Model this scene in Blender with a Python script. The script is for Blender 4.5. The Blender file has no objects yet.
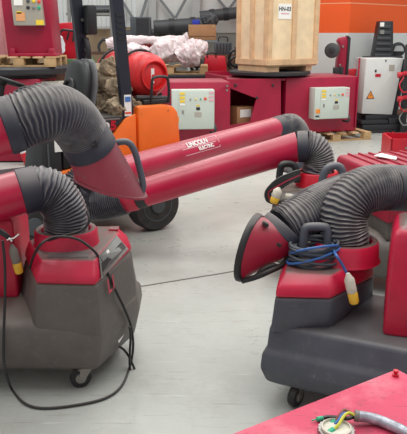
import bpy, bmesh, math, random
from mathutils import Vector, Matrix, noise
random.seed(7)
PI = math.pi
V = Vector
C = bpy.context.scene.collection

# ------------------------------------------------------------------ camera
FPX = 650.0; CAMH = 1.65
PITCH = math.atan((217-35)/FPX); cp, sp = math.cos(PITCH), math.sin(PITCH)
cam = bpy.data.cameras.new('camera'); camo = bpy.data.objects.new('camera', cam); C.objects.link(camo)
cam.sensor_fit = 'VERTICAL'; cam.sensor_height = 24; cam.lens = FPX*24/434
camo.location = (0, 0, CAMH); camo.rotation_euler = (PI/2-PITCH, 0, 0)
cam.clip_start = .05; cam.clip_end = 200
bpy.context.scene.camera = camo

def P(x, y, Y):                      # point seen at pixel x, y standing at depth Y
    v = (217-y)/FPX; t = Y/(cp+sp*v)
    return V((t*(x-203.5)/FPX, Y, CAMH+t*(cp*v-sp)))
def G(x, y, z=0.0):                  # point seen at pixel x, y lying at height z
    v = (217-y)/FPX; t = (CAMH-z)/(sp-cp*v)
    return V((t*(x-203.5)/FPX, t*(cp+sp*v), z))

# ------------------------------------------------------------------ materials
def lin(c):
    return tuple(((u/255)/12.92 if u/255 <= .04045 else ((u/255+.055)/1.055)**2.4) for u in c)+(1,)
def mat(name, col, rough=.5, metal=0, dust=0, dustcol=(128, 118, 110), var=.12, scale=6, coords='Object', bump=0, crest=False,
        spec=.5, marks=0, markcol=(60, 50, 48), dustlo=.2):
    m = bpy.data.materials.new(name); m.use_nodes = True
    nt = m.node_tree; N, L = nt.nodes, nt.links
    b = N['Principled BSDF']
    b.inputs['Roughness'].default_value = rough; b.inputs['Metallic'].default_value = metal
    b.inputs['Specular IOR Level'].default_value = spec
    tc = N.new('ShaderNodeTexCoord')
    nz = N.new('ShaderNodeTexNoise'); nz.inputs['Scale'].default_value = scale; nz.inputs['Detail'].default_value = 6
    L.new(tc.outputs[coords], nz.inputs['Vector'])
    c = lin(col)
    r = N.new('ShaderNodeValToRGB'); L.new(nz.outputs['Fac'], r.inputs['Fac'])
    r.color_ramp.elements[0].position = .3; r.color_ramp.elements[1].position = .7
    r.color_ramp.elements[0].color = tuple(u*(1-var) for u in c[:3])+(1,)
    r.color_ramp.elements[1].color = tuple(min(1, u*(1+var)) for u in c[:3])+(1,)
    out = r.outputs['Color']
    def mixin(fac, colour, out):
        mx = N.new('ShaderNodeMix'); mx.data_type = 'RGBA'
        L.new(fac, mx.inputs['Factor']); L.new(out, mx.inputs[6]); mx.inputs[7].default_value = lin(colour)
        return mx.outputs[2]
    def mth(op, a, bb):
        q = N.new('ShaderNodeMath'); q.operation = op; q.use_clamp = True
        for i, u in enumerate((a, bb)):
            if isinstance(u, (int, float)): q.inputs[i].default_value = u
            else: L.new(u, q.inputs[i])
        return q.outputs[0]
    if marks:
        n2 = N.new('ShaderNodeTexNoise'); n2.inputs['Scale'].default_value = scale*2.3; n2.inputs['Detail'].default_value = 8
        n2.inputs['Roughness'].default_value = .7
        L.new(tc.outputs[coords], n2.inputs['Vector'])
        mr = N.new('ShaderNodeMapRange'); mr.inputs[1].default_value = .56; mr.inputs[2].default_value = .7; mr.inputs[4].default_value = marks
        L.new(n2.outputs['Fac'], mr.inputs[0]); out = mixin(mr.outputs[0], markcol, out)
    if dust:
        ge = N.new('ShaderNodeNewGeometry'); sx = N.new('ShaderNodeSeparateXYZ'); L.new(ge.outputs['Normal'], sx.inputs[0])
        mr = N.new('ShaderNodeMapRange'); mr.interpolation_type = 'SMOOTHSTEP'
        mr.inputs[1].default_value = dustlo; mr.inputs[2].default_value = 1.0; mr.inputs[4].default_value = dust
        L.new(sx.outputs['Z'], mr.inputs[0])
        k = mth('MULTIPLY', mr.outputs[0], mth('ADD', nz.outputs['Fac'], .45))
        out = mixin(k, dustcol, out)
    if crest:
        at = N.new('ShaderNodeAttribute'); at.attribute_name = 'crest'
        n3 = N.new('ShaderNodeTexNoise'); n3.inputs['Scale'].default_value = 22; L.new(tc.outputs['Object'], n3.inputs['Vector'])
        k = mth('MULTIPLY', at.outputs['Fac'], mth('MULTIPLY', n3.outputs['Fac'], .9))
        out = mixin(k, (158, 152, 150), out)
    L.new(out, b.inputs['Base Color'])
    if bump:
        bp = N.new('ShaderNodeBump'); bp.inputs['Strength'].default_value = bump; bp.inputs['Distance'].default_value = .01
        L.new(nz.outputs['Fac'], bp.inputs['Height']); L.new(bp.outputs[0], b.inputs['Normal'])
    return m
M = {}
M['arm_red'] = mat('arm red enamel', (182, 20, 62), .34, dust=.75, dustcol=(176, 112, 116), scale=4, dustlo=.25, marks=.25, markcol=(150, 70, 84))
M['plastic_red'] = mat('red moulded plastic', (188, 26, 60), .4, dust=1, dustcol=(100, 88, 82), scale=9, dustlo=.74)
M['hood_red'] = mat('dusty red hood', (166, 38, 66), .5, dust=1, dustcol=(124, 92, 94), dustlo=-.75, marks=.9, markcol=(126, 92, 92), scale=5)
M['hood2_red'] = mat('red hood', (164, 22, 54), .45, dust=.4, scale=7)
M['body_grey'] = mat('charcoal plastic', (97, 91, 86), .5, dust=.75, dustcol=(118, 108, 100), scale=11, marks=.45, markcol=(118, 112, 108))
M['body_blue'] = mat('slate plastic', (77, 80, 89), .5, dust=.7, dustcol=(104, 100, 98), scale=11, marks=.4, markcol=(112, 112, 114))
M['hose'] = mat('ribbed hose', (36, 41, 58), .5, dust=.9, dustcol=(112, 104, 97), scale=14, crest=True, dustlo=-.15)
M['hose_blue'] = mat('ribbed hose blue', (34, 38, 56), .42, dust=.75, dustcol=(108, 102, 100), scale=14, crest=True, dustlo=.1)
M['cuff'] = mat('dark cuff', (44, 48, 62), .55, dust=.75, dustcol=(108, 100, 96), scale=8, dustlo=-.1)
M['black'] = mat('black rubber', (34, 34, 36), .5, dust=.3, scale=9)
M['black_metal'] = mat('black painted steel', (38, 38, 42), .45, scale=9)
M['navy'] = mat('dark navy steel', (30, 33, 46), .4, scale=9)
M['grey_handle'] = mat('grey handle plastic', (84, 88, 98), .5, dust=.5, scale=9)
M['silver'] = mat('zinc steel', (150, 148, 142), .35, metal=.7, scale=20)
M['machine_red'] = mat('machine red paint', (156, 14, 52), .4, scale=3, dust=.35, dustcol=(176, 110, 115), dustlo=.6)
M['cover_red'] = mat('dusty cover red', (162, 20, 52), .45, scale=4, dust=.6, dustcol=(160, 88, 96), dustlo=.5)
M['bright_red'] = mat('bright red paint', (192, 18, 40), .4, scale=3)
M['table_red'] = mat('worn red table paint', (196, 44, 82), .55, scale=2.2, marks=.3, markcol=(112, 46, 62), var=.15, dust=.1, dustcol=(224, 146, 158), dustlo=.5)
M['gas_red'] = mat('gas bottle red', (214, 44, 46), .4, scale=5)
M['panel'] = mat('pale grey panel', (196, 204, 194), .5, scale=3, var=.04)
M['panel_old'] = mat('grey panel', (170, 164, 152), .5, scale=3, var=.05)
M['white'] = mat('white paint', (212, 212, 208), .5, scale=3, var=.04)
M['paper'] = mat('white paper', (240, 238, 232), .7, var=.02)
M['yellow'] = mat('yellow label', (240, 205, 60), .5, var=.05)
M['orange_label'] = mat('orange label', (236, 140, 40), .5, var=.05)
M['peach'] = mat('peach label', (228, 160, 105), .5, var=.06, scale=20)
M['pink_label'] = mat('pink white label', (224, 170, 180), .5, var=.15, scale=60)
M['green'] = mat('green', (40, 160, 120), .5, var=.05)
M['red_button'] = mat('red button', (225, 80, 50), .4, var=.05)
M['orange'] = mat('orange paint', (238, 112, 34), .38, scale=4, var=.08, dust=.25, dustcol=(200, 140, 100), dustlo=.6)
M['wood'] = mat('plywood', (232, 206, 168), .6, scale=5, var=.1)
M['batten'] = mat('pine batten', (212, 174, 134), .6, scale=8, var=.14)
M['pallet'] = mat('pallet wood', (186, 152, 108), .7, scale=8, var=.22)
M['cardboard'] = mat('cardboard', (168, 122, 84), .7, scale=6, var=.08)
M['wrap'] = mat('plastic film', (222, 208, 208), .25, scale=5, marks=1, markcol=(196, 52, 78), var=.12, bump=1)
M['burlap'] = mat('brown burlap', (150, 132, 108), .85, scale=16, var=.5, bump=1, marks=.6, markcol=(70, 58, 46))
M['seat'] = mat('seat vinyl', (44, 46, 46), .45, scale=6)
M['seat_grey'] = mat('seat grey shell', (112, 112, 112), .5, scale=6)
M['tyre'] = mat('tyre rubber', (52, 50, 48), .7, scale=14, var=.3, bump=.4)
M['duct'] = mat('dark duct', (62, 64, 66), .5, scale=3)
M['green_steel'] = mat('green steel', (84, 112, 78), .6, scale=5)
M['dark_grey'] = mat('dark grey box', (74, 78, 82), .6, scale=4)
M['grey'] = mat('grey paint', (128, 128, 124), .6, scale=4)
M['rust'] = mat('rusty brown', (96, 66, 50), .7, scale=8, var=.3)
M['plug_yellow'] = mat('plug yellow', (226, 178, 52), .5, scale=20)
M['plug_white'] = mat('plug white', (206, 200, 184), .5, scale=40, marks=.4, markcol=(150, 120, 90))
M['plug_grey'] = mat('plug grey', (120, 116, 108), .5, scale=40, marks=.3)
M['cable_blue'] = mat('blue cable', (52, 96, 158), .45, scale=20)
M['cable_teal'] = mat('teal cable', (54, 66, 78), .5, dust=.4, scale=20)
M['braid'] = mat('armoured braid', (160, 162, 170), .35, metal=.3, scale=60, var=.35, marks=.4, markcol=(110, 120, 150))
M['wire_brown'] = mat('brown wire', (140, 82, 66), .5)
M['wire_blue'] = mat('blue wire', (66, 112, 180), .5)
M['wire_yellow'] = mat('yellow green wire', (206, 200, 60), .5)
M['wire_green'] = mat('green ferrule', (54, 172, 130), .5)
M['blue'] = mat('blue cloth', (40, 58, 170), .7)
M['mark_pink'] = mat('red paint marker', (196, 62, 84), .6)
M['lime'] = mat('sticker blue', (70, 120, 190), .5)

def scuffs(m, layers):
    nt = m.node_tree; N, L = nt.nodes, nt.links; b = N['Principled BSDF']; tc = N.new('ShaderNodeTexCoord')
    out = b.inputs['Base Color'].links[0].from_socket
    for sc, st, rot, lo, hi, am, col, off in layers:
        mp = N.new('ShaderNodeMapping'); mp.inputs['Scale'].default_value = (1, st, 1); mp.inputs['Rotation'].default_value = (0, 0, rot); mp.inputs['Location'].default_value = (off, off*.7, 0)
        n = N.new('ShaderNodeTexNoise'); n.inputs['Scale'].default_value = sc; n.inputs['Detail'].default_value = 8; n.inputs['Roughness'].default_value = .65
        mr = N.new('ShaderNodeMapRange'); mr.inputs[1].default_value = lo; mr.inputs[2].default_value = hi; mr.inputs[4].default_value = am
        mx = N.new('ShaderNodeMix'); mx.data_type = 'RGBA'; mx.inputs[7].default_value = lin(col)
        L.new(tc.outputs['Object'], mp.inputs[0]); L.new(mp.outputs[0], n.inputs['Vector']); L.new(n.outputs['Fac'], mr.inputs[0])
        L.new(mr.outputs[0], mx.inputs['Factor']); L.new(out, mx.inputs[6]); out = mx.outputs[2]
    L.new(out, b.inputs['Base Color'])
scuffs(M['table_red'], [(3, 1, 0, .48, .62, .55, (226, 150, 158), 0), (7, 1, 0, .55, .66, .7, (128, 58, 70), 3), (9, 22, .6, .62, .66, .8, (96, 40, 52), 1), (8, 24, -.5, .63, .67, .7, (110, 46, 60), 2), (40, 1, 0, .62, .7, .6, (116, 50, 62), 0)])
scuffs(M['body_grey'], [(40, 1, 0, .66, .72, .6, (150, 142, 134), 0), (5, 20, .4, .66, .7, .5, (140, 132, 126), 1)])
scuffs(M['body_blue'], [(40, 1, 0, .66, .72, .55, (140, 138, 138), 0), (5, 20, .4, .66, .7, .5, (126, 126, 128), 1)])
scuffs(M['plastic_red'], [(30, 1, 0, .64, .72, .5, (118, 40, 54), 0)])
scuffs(M['hood_red'], [(9, 1, 0, .66, .7, .9, (206, 190, 186), 2.2)])
scuffs(M['orange'], [(6, 26, .5, .655, .69, .7, (96, 60, 40), 0)])
# ------------------------------------------------------------------ mesh helpers
def new(): return bmesh.new()
def wmat(o):
    m = Matrix.LocRotScale(o.location, o.rotation_euler, o.scale)
    return wmat(o.parent) @ m if o.parent else m
def obj(name, bm, m, parent=None, smooth=35, base=None):
    bmesh.ops.recalc_face_normals(bm, faces=bm.faces)
    if parent is not None:
        inv = wmat(parent).inverted(); loc = None
        bm.transform(inv)
    else:
        vs = [v.co for v in bm.verts]
        loc = V(((min(v.x for v in vs)+max(v.x for v in vs))/2, (min(v.y for v in vs)+max(v.y for v in vs))/2, min(v.z for v in vs)))
        bm.transform(Matrix.Translation(-loc))
    me = bpy.data.meshes.new(name); bm.to_mesh(me); bm.free()
    for q in (m if isinstance(m, (list, tuple)) else [m]): me.materials.append(M[q] if isinstance(q, str) else q)
    if smooth:
        for p in me.polygons: p.use_smooth = True
        me.set_sharp_from_angle(angle=math.radians(smooth))
    o = bpy.data.objects.new(name, me); C.objects.link(o)
    if parent is not None: o.parent = parent
    else: o.location = loc
    return o
def tag(o, label, cat, group=None):
    o['label'] = label; o['category'] = cat
    if group: o['group'] = group
    return o
def thing(name, label, cat, loc=(0, 0, 0), rotz=0, group=None):
    o = bpy.data.objects.new(name, None); C.objects.link(o); o.location = loc; o.rotation_euler = (0, 0, rotz)
    o.empty_display_size = .1
    return tag(o, label, cat, group)
def struct(name, bm, m, smooth=35):
    o = obj(name, bm, m, None, smooth); o['kind'] = 'structure'; return o
def lab(o, s): o['label'] = s; return o
def face(bm, vs, mi=0):
    try:
        f = bm.faces.new(vs); f.material_index = mi; return f
    except ValueError: return None
def loft(bm, rings, cap0=True, cap1=True, closed=True, mi=0):
    vr = [[bm.verts.new(p) for p in r] for r in rings]; n = len(rings[0])
    for a, b in zip(vr, vr[1:]):
        for i in range(n if closed else n-1):
            j = (i+1) % n; face(bm, (a[i], a[j], b[j], b[i]), mi)
    if cap0: face(bm, list(reversed(vr[0])), mi)
    if cap1: face(bm, vr[-1], mi)
    return vr
def bevel(bm, w, seg=2, ang=25):
    es = [e for e in bm.edges if len(e.link_faces) == 2 and e.calc_face_angle(0) > math.radians(ang)]
    bmesh.ops.bevel(bm, geom=es, offset=w, segments=seg, profile=.5, affect='EDGES', clamp_overlap=True)
def box(bm, c, s, xf=None, mi=0, bev=0):
    b2 = new(); bmesh.ops.create_cube(b2, size=1)
    bmesh.ops.scale(b2, vec=V(s), verts=b2.verts); bmesh.ops.translate(b2, vec=V(c), verts=b2.verts)
    if bev: bevel(b2, bev)
    merge(bm, b2, xf, mi)
def merge(bm, b2, xf=None, mi=0):
    if xf is not None: b2.transform(xf)
    mp = {}
    for v in b2.verts: mp[v] = bm.verts.new(v.co)
    for f in b2.faces:
        g = face(bm, [mp[v] for v in f.verts], mi)
    b2.free()
def prism(bm, poly, h0, h1, xf=None, mi=0, bev=0, axis='z'):
    """poly of (a,b); extruded along axis from h0 to h1"""
    def pt(a, b, h): return {'z': (a, b, h), 'y': (a, h, b), 'x': (h, a, b)}[axis]
    b2 = new(); loft(b2, [[pt(a, b, h0) for a, b in poly], [pt(a, b, h1) for a, b in poly]])
    bmesh.ops.recalc_face_normals(b2, faces=b2.faces)
    if bev: bevel(b2, bev)
    merge(bm, b2, xf, mi)
def levels(bm, lv, bev=0, seg=2):
    """loft of polygons [(poly, z)...] with bevelled edges"""
    b2 = new(); loft(b2, [[(x, y, z) for x, y in poly] for poly, z in lv])
    bmesh.ops.recalc_face_normals(b2, faces=b2.faces)
    if bev: bevel(b2, bev, seg, 18)
    merge(bm, b2)
def catmull(pts, n=14):
    out = []; p = [pts[0]*2-pts[1]]+list(pts)+[pts[-1]*2-pts[-2]]
    for i in range(1, len(p)-2):
        for k in range(n):
            t = k/n; a, b, c, d = p[i-1], p[i], p[i+1], p[i+2]
            out.append(.5*((2*b)+(-a+c)*t+(2*a-5*b+4*c-d)*t*t+(-a+3*b-3*c+d)*t**3))
    out.append(pts[-1].copy()); return out
def resample(pts, step):
    L = [0]
    for a, b in zip(pts, pts[1:]): L.append(L[-1]+(b-a).length)
    n = max(2, int(round(L[-1]/step))); out = []; j = 0
    for i in range(n+1):
        s = L[-1]*i/n
        while j < len(L)-2 and L[j+1] < s: j += 1
        t = (s-L[j])/max(1e-9, L[j+1]-L[j]); out.append(pts[j].lerp(pts[j+1], t))
    return out, L[-1]
def frames(pts):
    T = []
    for i in range(len(pts)):
        a, b = pts[max(0, i-1)], pts[min(len(pts)-1, i+1)]; T.append((b-a).normalized())
    u = T[0].orthogonal().normalized(); out = []
    for i, t in enumerate(T):
        u = (u-t*u.dot(t)).normalized(); out.append((t, u, t.cross(u)))
    return out
def tube(bm, pts, r, n=12, cap=True, smooth=True, step=None, mi=0):
    pts = [V(p) for p in pts]
    if smooth and len(pts) > 2: pts = catmull(pts, 8)
    if step: pts, _ = resample(pts, step)
    fr = frames(pts); k = len(pts)-1; rings = []
    for i, (p, (t, u, w)) in enumerate(zip(pts, fr)):
        rr = r if not isinstance(r, (tuple, list)) else r[0]+(r[1]-r[0])*i/k
        rings.append([p+(u*math.cos(2*PI*j/n)+w*math.sin(2*PI*j/n))*rr for j in range(n)])
    loft(bm, rings, cap, cap, mi=mi)
def ring_lathe(bm, prof, c, axis, n=32, cap=True, mi=0):
    """prof = [(r, h)...] swept about axis through c"""
    t = V(axis).normalized(); u = t.orthogonal().normalized(); w = t.cross(u); c = V(c)
    loft(bm, [[c+t*h+(u*math.cos(2*PI*j/n)+w*math.sin(2*PI*j/n))*r for j in range(n)] for r, h in prof], cap, cap, mi=mi)
def hose(name, pts, r, m, parent, pitch=.0145, amp=.0042, n=44):
    """corrugated flexible hose; crest attribute marks the rib tops"""
    pts, L = resample(catmull([V(p) for p in pts], 20), pitch/6)
    fr = frames(pts); bm = new(); cr = []; N_ = len(pts); rings = []
    nr = max(3, round(L/pitch))
    for i, (p, (t, u, w)) in enumerate(zip(pts, fr)):
        ring = []
        rr0 = r if not isinstance(r, (tuple, list)) else r[0]+(r[1]-r[0])*i/(N_-1)
        for j in range(n):
            th = 2*PI*j/n
            ph = 2*PI*(i/(N_-1)*nr)+th
            wob = 1.6*noise.noise(p*9+V((math.cos(th), math.sin(th), 0))*.5)*.35
            k = (.5+.5*math.cos(ph+wob*.9+.5*math.sin(th*9+i*.02)))**2.2
            rr = rr0+amp*(2*k-1)*(1+.35*wob)
            ring.append(p+(u*math.cos(th)+w*math.sin(th))*rr); cr.append(k**2*(.95+.6*wob))
        rings.append(ring)
    loft(bm, rings)
    o = obj(name, bm, m, parent, smooth=80)
    a = o.data.attributes.new('crest', 'FLOAT', 'POINT')
    for i, v in enumerate(cr): a.data[i].value = max(0, v)
    return o
def text(name, s, size, xf, m, parent, extrude=.0006, wrap=None, bold=0, align='CENTER'):
    cu = bpy.data.curves.new('lettering', 'FONT'); cu.body = s; cu.size = size; cu.extrude = extrude; cu.offset = bold
    cu.align_x = align; cu.align_y = 'CENTER'
    t = bpy.data.objects.new('lettering', cu); C.objects.link(t)
    dg = bpy.context.evaluated_depsgraph_get(); dg.update()
    me = bpy.data.meshes.new_from_object(t.evaluated_get(dg)); bm = new(); bm.from_mesh(me)
    bpy.data.objects.remove(t); bpy.data.curves.remove(cu); bpy.data.meshes.remove(me)
    if wrap:                              # bend round a cylinder of radius wrap whose axis is local x
        bmesh.ops.subdivide_edges(bm, edges=[e for e in bm.edges if e.calc_length() > size*.3], cuts=2)
        for v in bm.verts:
            a = v.co.y/wrap; rr = wrap+v.co.z; v.co = V((v.co.x, rr*math.sin(a), rr*math.cos(a)-wrap))
    bm.transform(xf)
    return obj(name, bm, m, parent, smooth=0)
def basis(o, x, y):
    x = V(x).normalized(); z = x.cross(V(y)).normalized(); y = z.cross(x)
    m = Matrix((x, y, z)).transposed().to_4x4(); m.translation = V(o); return m
def quadplate(bm, a, b, c, d, th=.002, off=.001, mi=0):
    a, b, c, d = map(V, (a, b, c, d)); n = (b-a).cross(d-a).normalized()
    loft(bm, [[p+n*off for p in (a, b, c, d)], [p+n*(off+th) for p in (a, b, c, d)]], mi=mi)

# ------------------------------------------------------------------ world and lamps
w = bpy.data.worlds.new('hall light'); bpy.context.scene.world = w; w.use_nodes = True
w.node_tree.nodes['Background'].inputs[0].default_value = (.95, .98, 1, 1)
w.node_tree.nodes['Background'].inputs[1].default_value = .58
def lamp(x, y, z, sx, sy, p, rot=(0, 0, 0), col=(1, 1, .98)):
    l = bpy.data.lights.new('ceiling_lamp', 'AREA'); l.shape = 'RECTANGLE'; l.size = sx; l.size_y = sy; l.energy = p; l.color = col
    o = bpy.data.objects.new('ceiling_lamp', l); C.objects.link(o); o.location = (x, y, z); o.rotation_euler = rot
for x, y, p in ((-3.5, 2, 170), (0.5, 2.5, 210), (4, 3, 190), (-3.5, 7.5, 210), (0.5, 7, 230), (4.5, 8, 210), (-2, 12.5, 200), (3, 12.5, 200)):
    lamp(x, y, 6.5, 2.2, 3.2, p*.69)
vs = bpy.context.scene.view_settings
vs.view_transform = 'Standard'; vs.look = 'None'; vs.exposure = 0; vs.gamma = 1

# ------------------------------------------------------------------ floor
def floor_mat():
    m = bpy.data.materials.new('painted concrete'); m.use_nodes = True; nt = m.node_tree; N, L = nt.nodes, nt.links
    b = N['Principled BSDF']; tc = N.new('ShaderNodeTexCoord')
    def nz(s, d=6, ro=.55, sc=(1, 1, 1), rot=0):
        mp = N.new('ShaderNodeMapping'); mp.inputs['Scale'].default_value = sc; mp.inputs['Rotation'].default_value = (0, 0, rot)
        n = N.new('ShaderNodeTexNoise'); n.inputs['Scale'].default_value = s; n.inputs['Detail'].default_value = d; n.inputs['Roughness'].default_value = ro
        L.new(tc.outputs['Object'], mp.inputs['Vector']); L.new(mp.outputs[0], n.inputs['Vector']); return n.outputs['Fac']
    def rng(fac, a, bb, lo, hi):
        mr = N.new('ShaderNodeMapRange'); mr.inputs[1].default_value = a; mr.inputs[2].default_value = bb; mr.inputs[3].default_value = lo; mr.inputs[4].default_value = hi
        L.new(fac, mr.inputs[0]); return mr.outputs[0]
    def mix(f, a, c):
        mx = N.new('ShaderNodeMix'); mx.data_type = 'RGBA'; L.new(f, mx.inputs['Factor'])
        if isinstance(a, tuple): mx.inputs[6].default_value = lin(a)
        else: L.new(a, mx.inputs[6])
        mx.inputs[7].default_value = lin(c); return mx.outputs[2]
    big = nz(.9)
    o = mix(rng(big, .35, .65, 0, 1), (172, 175, 168), (186, 188, 181))
    o = mix(rng(nz(4, 9, .75), .52, .75, 0, .6), o, (158, 156, 148))
    o = mix(rng(nz(1.3, 9, .7), .56, .74, 0, .55), o, (204, 205, 199))
    for k_, (s_, st, ro, col, am) in enumerate(((3, 26, .5, (120, 114, 106), .75), (4, 34, -.35, (128, 122, 114), .7), (2.2, 22, 1.1, (216, 216, 210), .6), (3.5, 30, -1.0, (132, 126, 118), .6), (5, 18, .15, (138, 130, 120), .6))):
        o = mix(rng(nz(s_, 5, .6, (1, st, 1), ro), .655, .70, 0, am), o, col)
    o = mix(rng(nz(38, 4, .7), .64, .74, 0, .5), o, (132, 128, 120))
    o = mix(rng(nz(11, 6, .75), .68, .74, 0, .6), o, (120, 114, 106))
    L.new(o, b.inputs['Base Color'])
    L.new(rng(nz(4, 6, .6), .3, .7, .24, .42), b.inputs['Roughness'])
    return m
bm = new(); box(bm, (0, 8, -.05), (24, 24, .1)); f_ = obj('floor', bm, floor_mat(), None, 0); f_['kind'] = 'structure'
bm = new()
a, b_ = G(20, 306), G(330, 256); d = (b_-a).normalized(); nn = V((-d.y, d.x, 0))
pts = [a.lerp(b_, i/60)+nn*(.006*noise.noise(V((i*.3, 0, 0)))) for i in range(61)]
for p, q in zip(pts, pts[1:]):
    w0 = .009; loft(bm, [[p-nn*w0+V((0, 0, .0005)), p+nn*w0+V((0, 0, .0005)), p+nn*w0+V((0, 0, .0015)), p-nn*w0+V((0, 0, .0015))],
                         [q-nn*w0+V((0, 0, .0005)), q+nn*w0+V((0, 0, .0005)), q+nn*w0+V((0, 0, .0015)), q-nn*w0+V((0, 0, .0015))]])
struct('trim_1', bm, mat('floor joint', (104, 98, 92), .8), 0)

# ------------------------------------------------------------------ walls
M['clad'] = mat('pale cladding', (206, 208, 206), .6, scale=2, var=.04)
M['clad2'] = mat('white panel wall', (206, 206, 202), .6, scale=2, var=.05)
M['block'] = mat('tan blockwork', (150, 128, 102), .8, scale=4, var=.1)
M['wall_low'] = mat('grey lower wall', (150, 150, 144), .7, scale=3, var=.08)
YW = 16.0
bm = new()
x = -9.0
prof = []
while x < -1.6:                                  # box-profiled cladding
    prof += [(x, 0), (x+.10, 0), (x+.12, .03), (x+.18, .03)]; x += .2
top = [(px_, YW-q) for px_, q in prof]
zlo = P(100, 27, YW).z
loft(bm, [[(a, b, zlo) for a, b in top], [(a, b, 6.5) for a, b in top]], False, False, closed=False, mi=0)
box(bm, (-5.3, YW+.1, zlo/2), (7.4, .2, zlo), mi=1)
box(bm, (3.3, YW+.1, 4.1), (9.8, .2, 4.8), mi=2)
box(bm, (3.3, YW+.12, .85), (9.8, .2, 1.7), mi=3)
o = obj('wall_back', bm, ['clad', 'block', 'clad2', 'wall_low'], None, 0); o['kind'] = 'structure'
def pillar_wall():
    m = bpy.data.materials.new('orange and white wall'); m.use_nodes = True; nt = m.node_tree; N, L = nt.nodes, nt.links
    b = N['Principled BSDF']; b.inputs['Roughness'].default_value = .6
    ge = N.new('ShaderNodeNewGeometry'); sx = N.new('ShaderNodeSeparateXYZ'); L.new(ge.outputs['Position'], sx.inputs[0])
    r = N.new('ShaderNodeValToRGB'); r.color_ramp.interpolation = 'CONSTANT'
    mr = N.new('ShaderNodeMapRange'); mr.inputs[2].default_value = 4.0; L.new(sx.outputs['Z'], mr.inputs[0]); L.new(mr.outputs[0], r.inputs[0])
    z1 = P(345, 33.5, 12.4).z/4; z2 = P(345, 3.6, 12.4).z/4; z3 = P(345, 2.6, 12.4).z/4
    e = r.color_ramp.elements; e[0].color = lin((206, 207, 204)); e[1].position = z1; e[1].color = lin((230, 88, 22))
    q = e.new(z2); q.color = lin((236, 160, 120)); q = e.new(z3); q.color = lin((222, 84, 22))
    L.new(r.outputs[0], b.inputs['Base Color']); return m
c0 = P(345, 100, 12.4); cl = P(285, 100, 13.0); crr = P(402.5, 100, 13.6)
bm = new(); prism(bm, [(c0.x, c0.y), (crr.x, crr.y), (crr.x-.8, crr.y+1.8), (cl.x, cl.y+1.8), (cl.x, cl.y)], 0, 6.0)
o = obj('wall_right', bm, pillar_wall(), None, 0); o['kind'] = 'structure'
# steel columns and V braces on the back wall
k = 2
def wallbar(pa, pb, wd, m='grey', Y=YW-.12):
    global k
    a, b = P(*pa, Y), P(*pb, Y); bm = new(); d = (b-a).normalized(); n = V((0, 1, 0)); s = d.cross(n)
    loft(bm, [[p+s*wd/2*i+n*.04*j for i, j in ((-1, -1), (1, -1), (1, 1), (-1, 1))] for p in (a, b)])
    struct('trim_%d' % k, bm, m, 0); k += 1
M['steel_light'] = mat('light steel', (172, 174, 172), .5, scale=3, var=.05)
M['steel_dark'] = mat('brace steel', (118, 122, 124), .5, scale=3, var=.05)
wallbar((152.5, -30), (152.5, 70), .17, 'steel_light'); wallbar((196, -30), (196, 70), .19, 'steel_light')
for a, b in (((119, -4), (132.5, 17.5)), ((147, -2), (141, 17.5)), ((159, -2), (174.5, 18)), ((187, -3), (175.5, 18)), ((217, -2), (227, 10)), ((238, -3), (228, 10))):
    wallbar(a, b, .06, 'steel_dark', YW-.2)
wallbar((92, 27.5), (112, 27.5), .05, 'steel_light')

# ------------------------------------------------------------------ far background things
def duct(pts, r, Y, label):
    bm = new(); pp = [P(x, y, Y) for x, y in pts]; tube(bm, pp, r, 16, smooth=False)
    for q in pp[1:-1]: pass
    o = obj('ventilation_duct', bm, 'duct'); tag(o, label, 'duct')
    # collars
    a, b = pp[0], pp[-1]; t = (b-a).normalized()
    for s in (.3, .65):
        bm = new(); c = a.lerp(b, s); tube(bm, [c-t*.06, c+t*.06], r*1.12, 16, smooth=False); obj('joint_collar', bm, 'black_metal', o)
duct([(154, 27.5), (214, 23.5)], .155, 15.4, 'thick dark duct running along the back wall behind the wrapped bundle')
duct([(120, 35), (182, 32.5)], .1, 15.75, 'thinner dark duct low on the back wall, behind the grey box')
duct([(200, 17), (240, 12.5)], .13, 15.5, 'dark duct high on the wall left of the wooden crate')
# dark grey wall box
bm = new(); c = P(141, 28, 14.9); box(bm, c, (.44, .3, .46), bev=.012)
o = obj('wall_box', bm, 'dark_grey'); tag(o, 'dark grey metal box mounted on the back wall above the wrapped bundle', 'box')
bm = new(); box(bm, c+V((.05, -.155, 0)), (.28, .01, .4)); obj('door', bm, 'black_metal', o)
bm = new(); box(bm, V((c.x, c.y+.55, c.z+.18)), (.08, .85, .06)); obj('bracket', bm, 'steel_dark', o)

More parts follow.
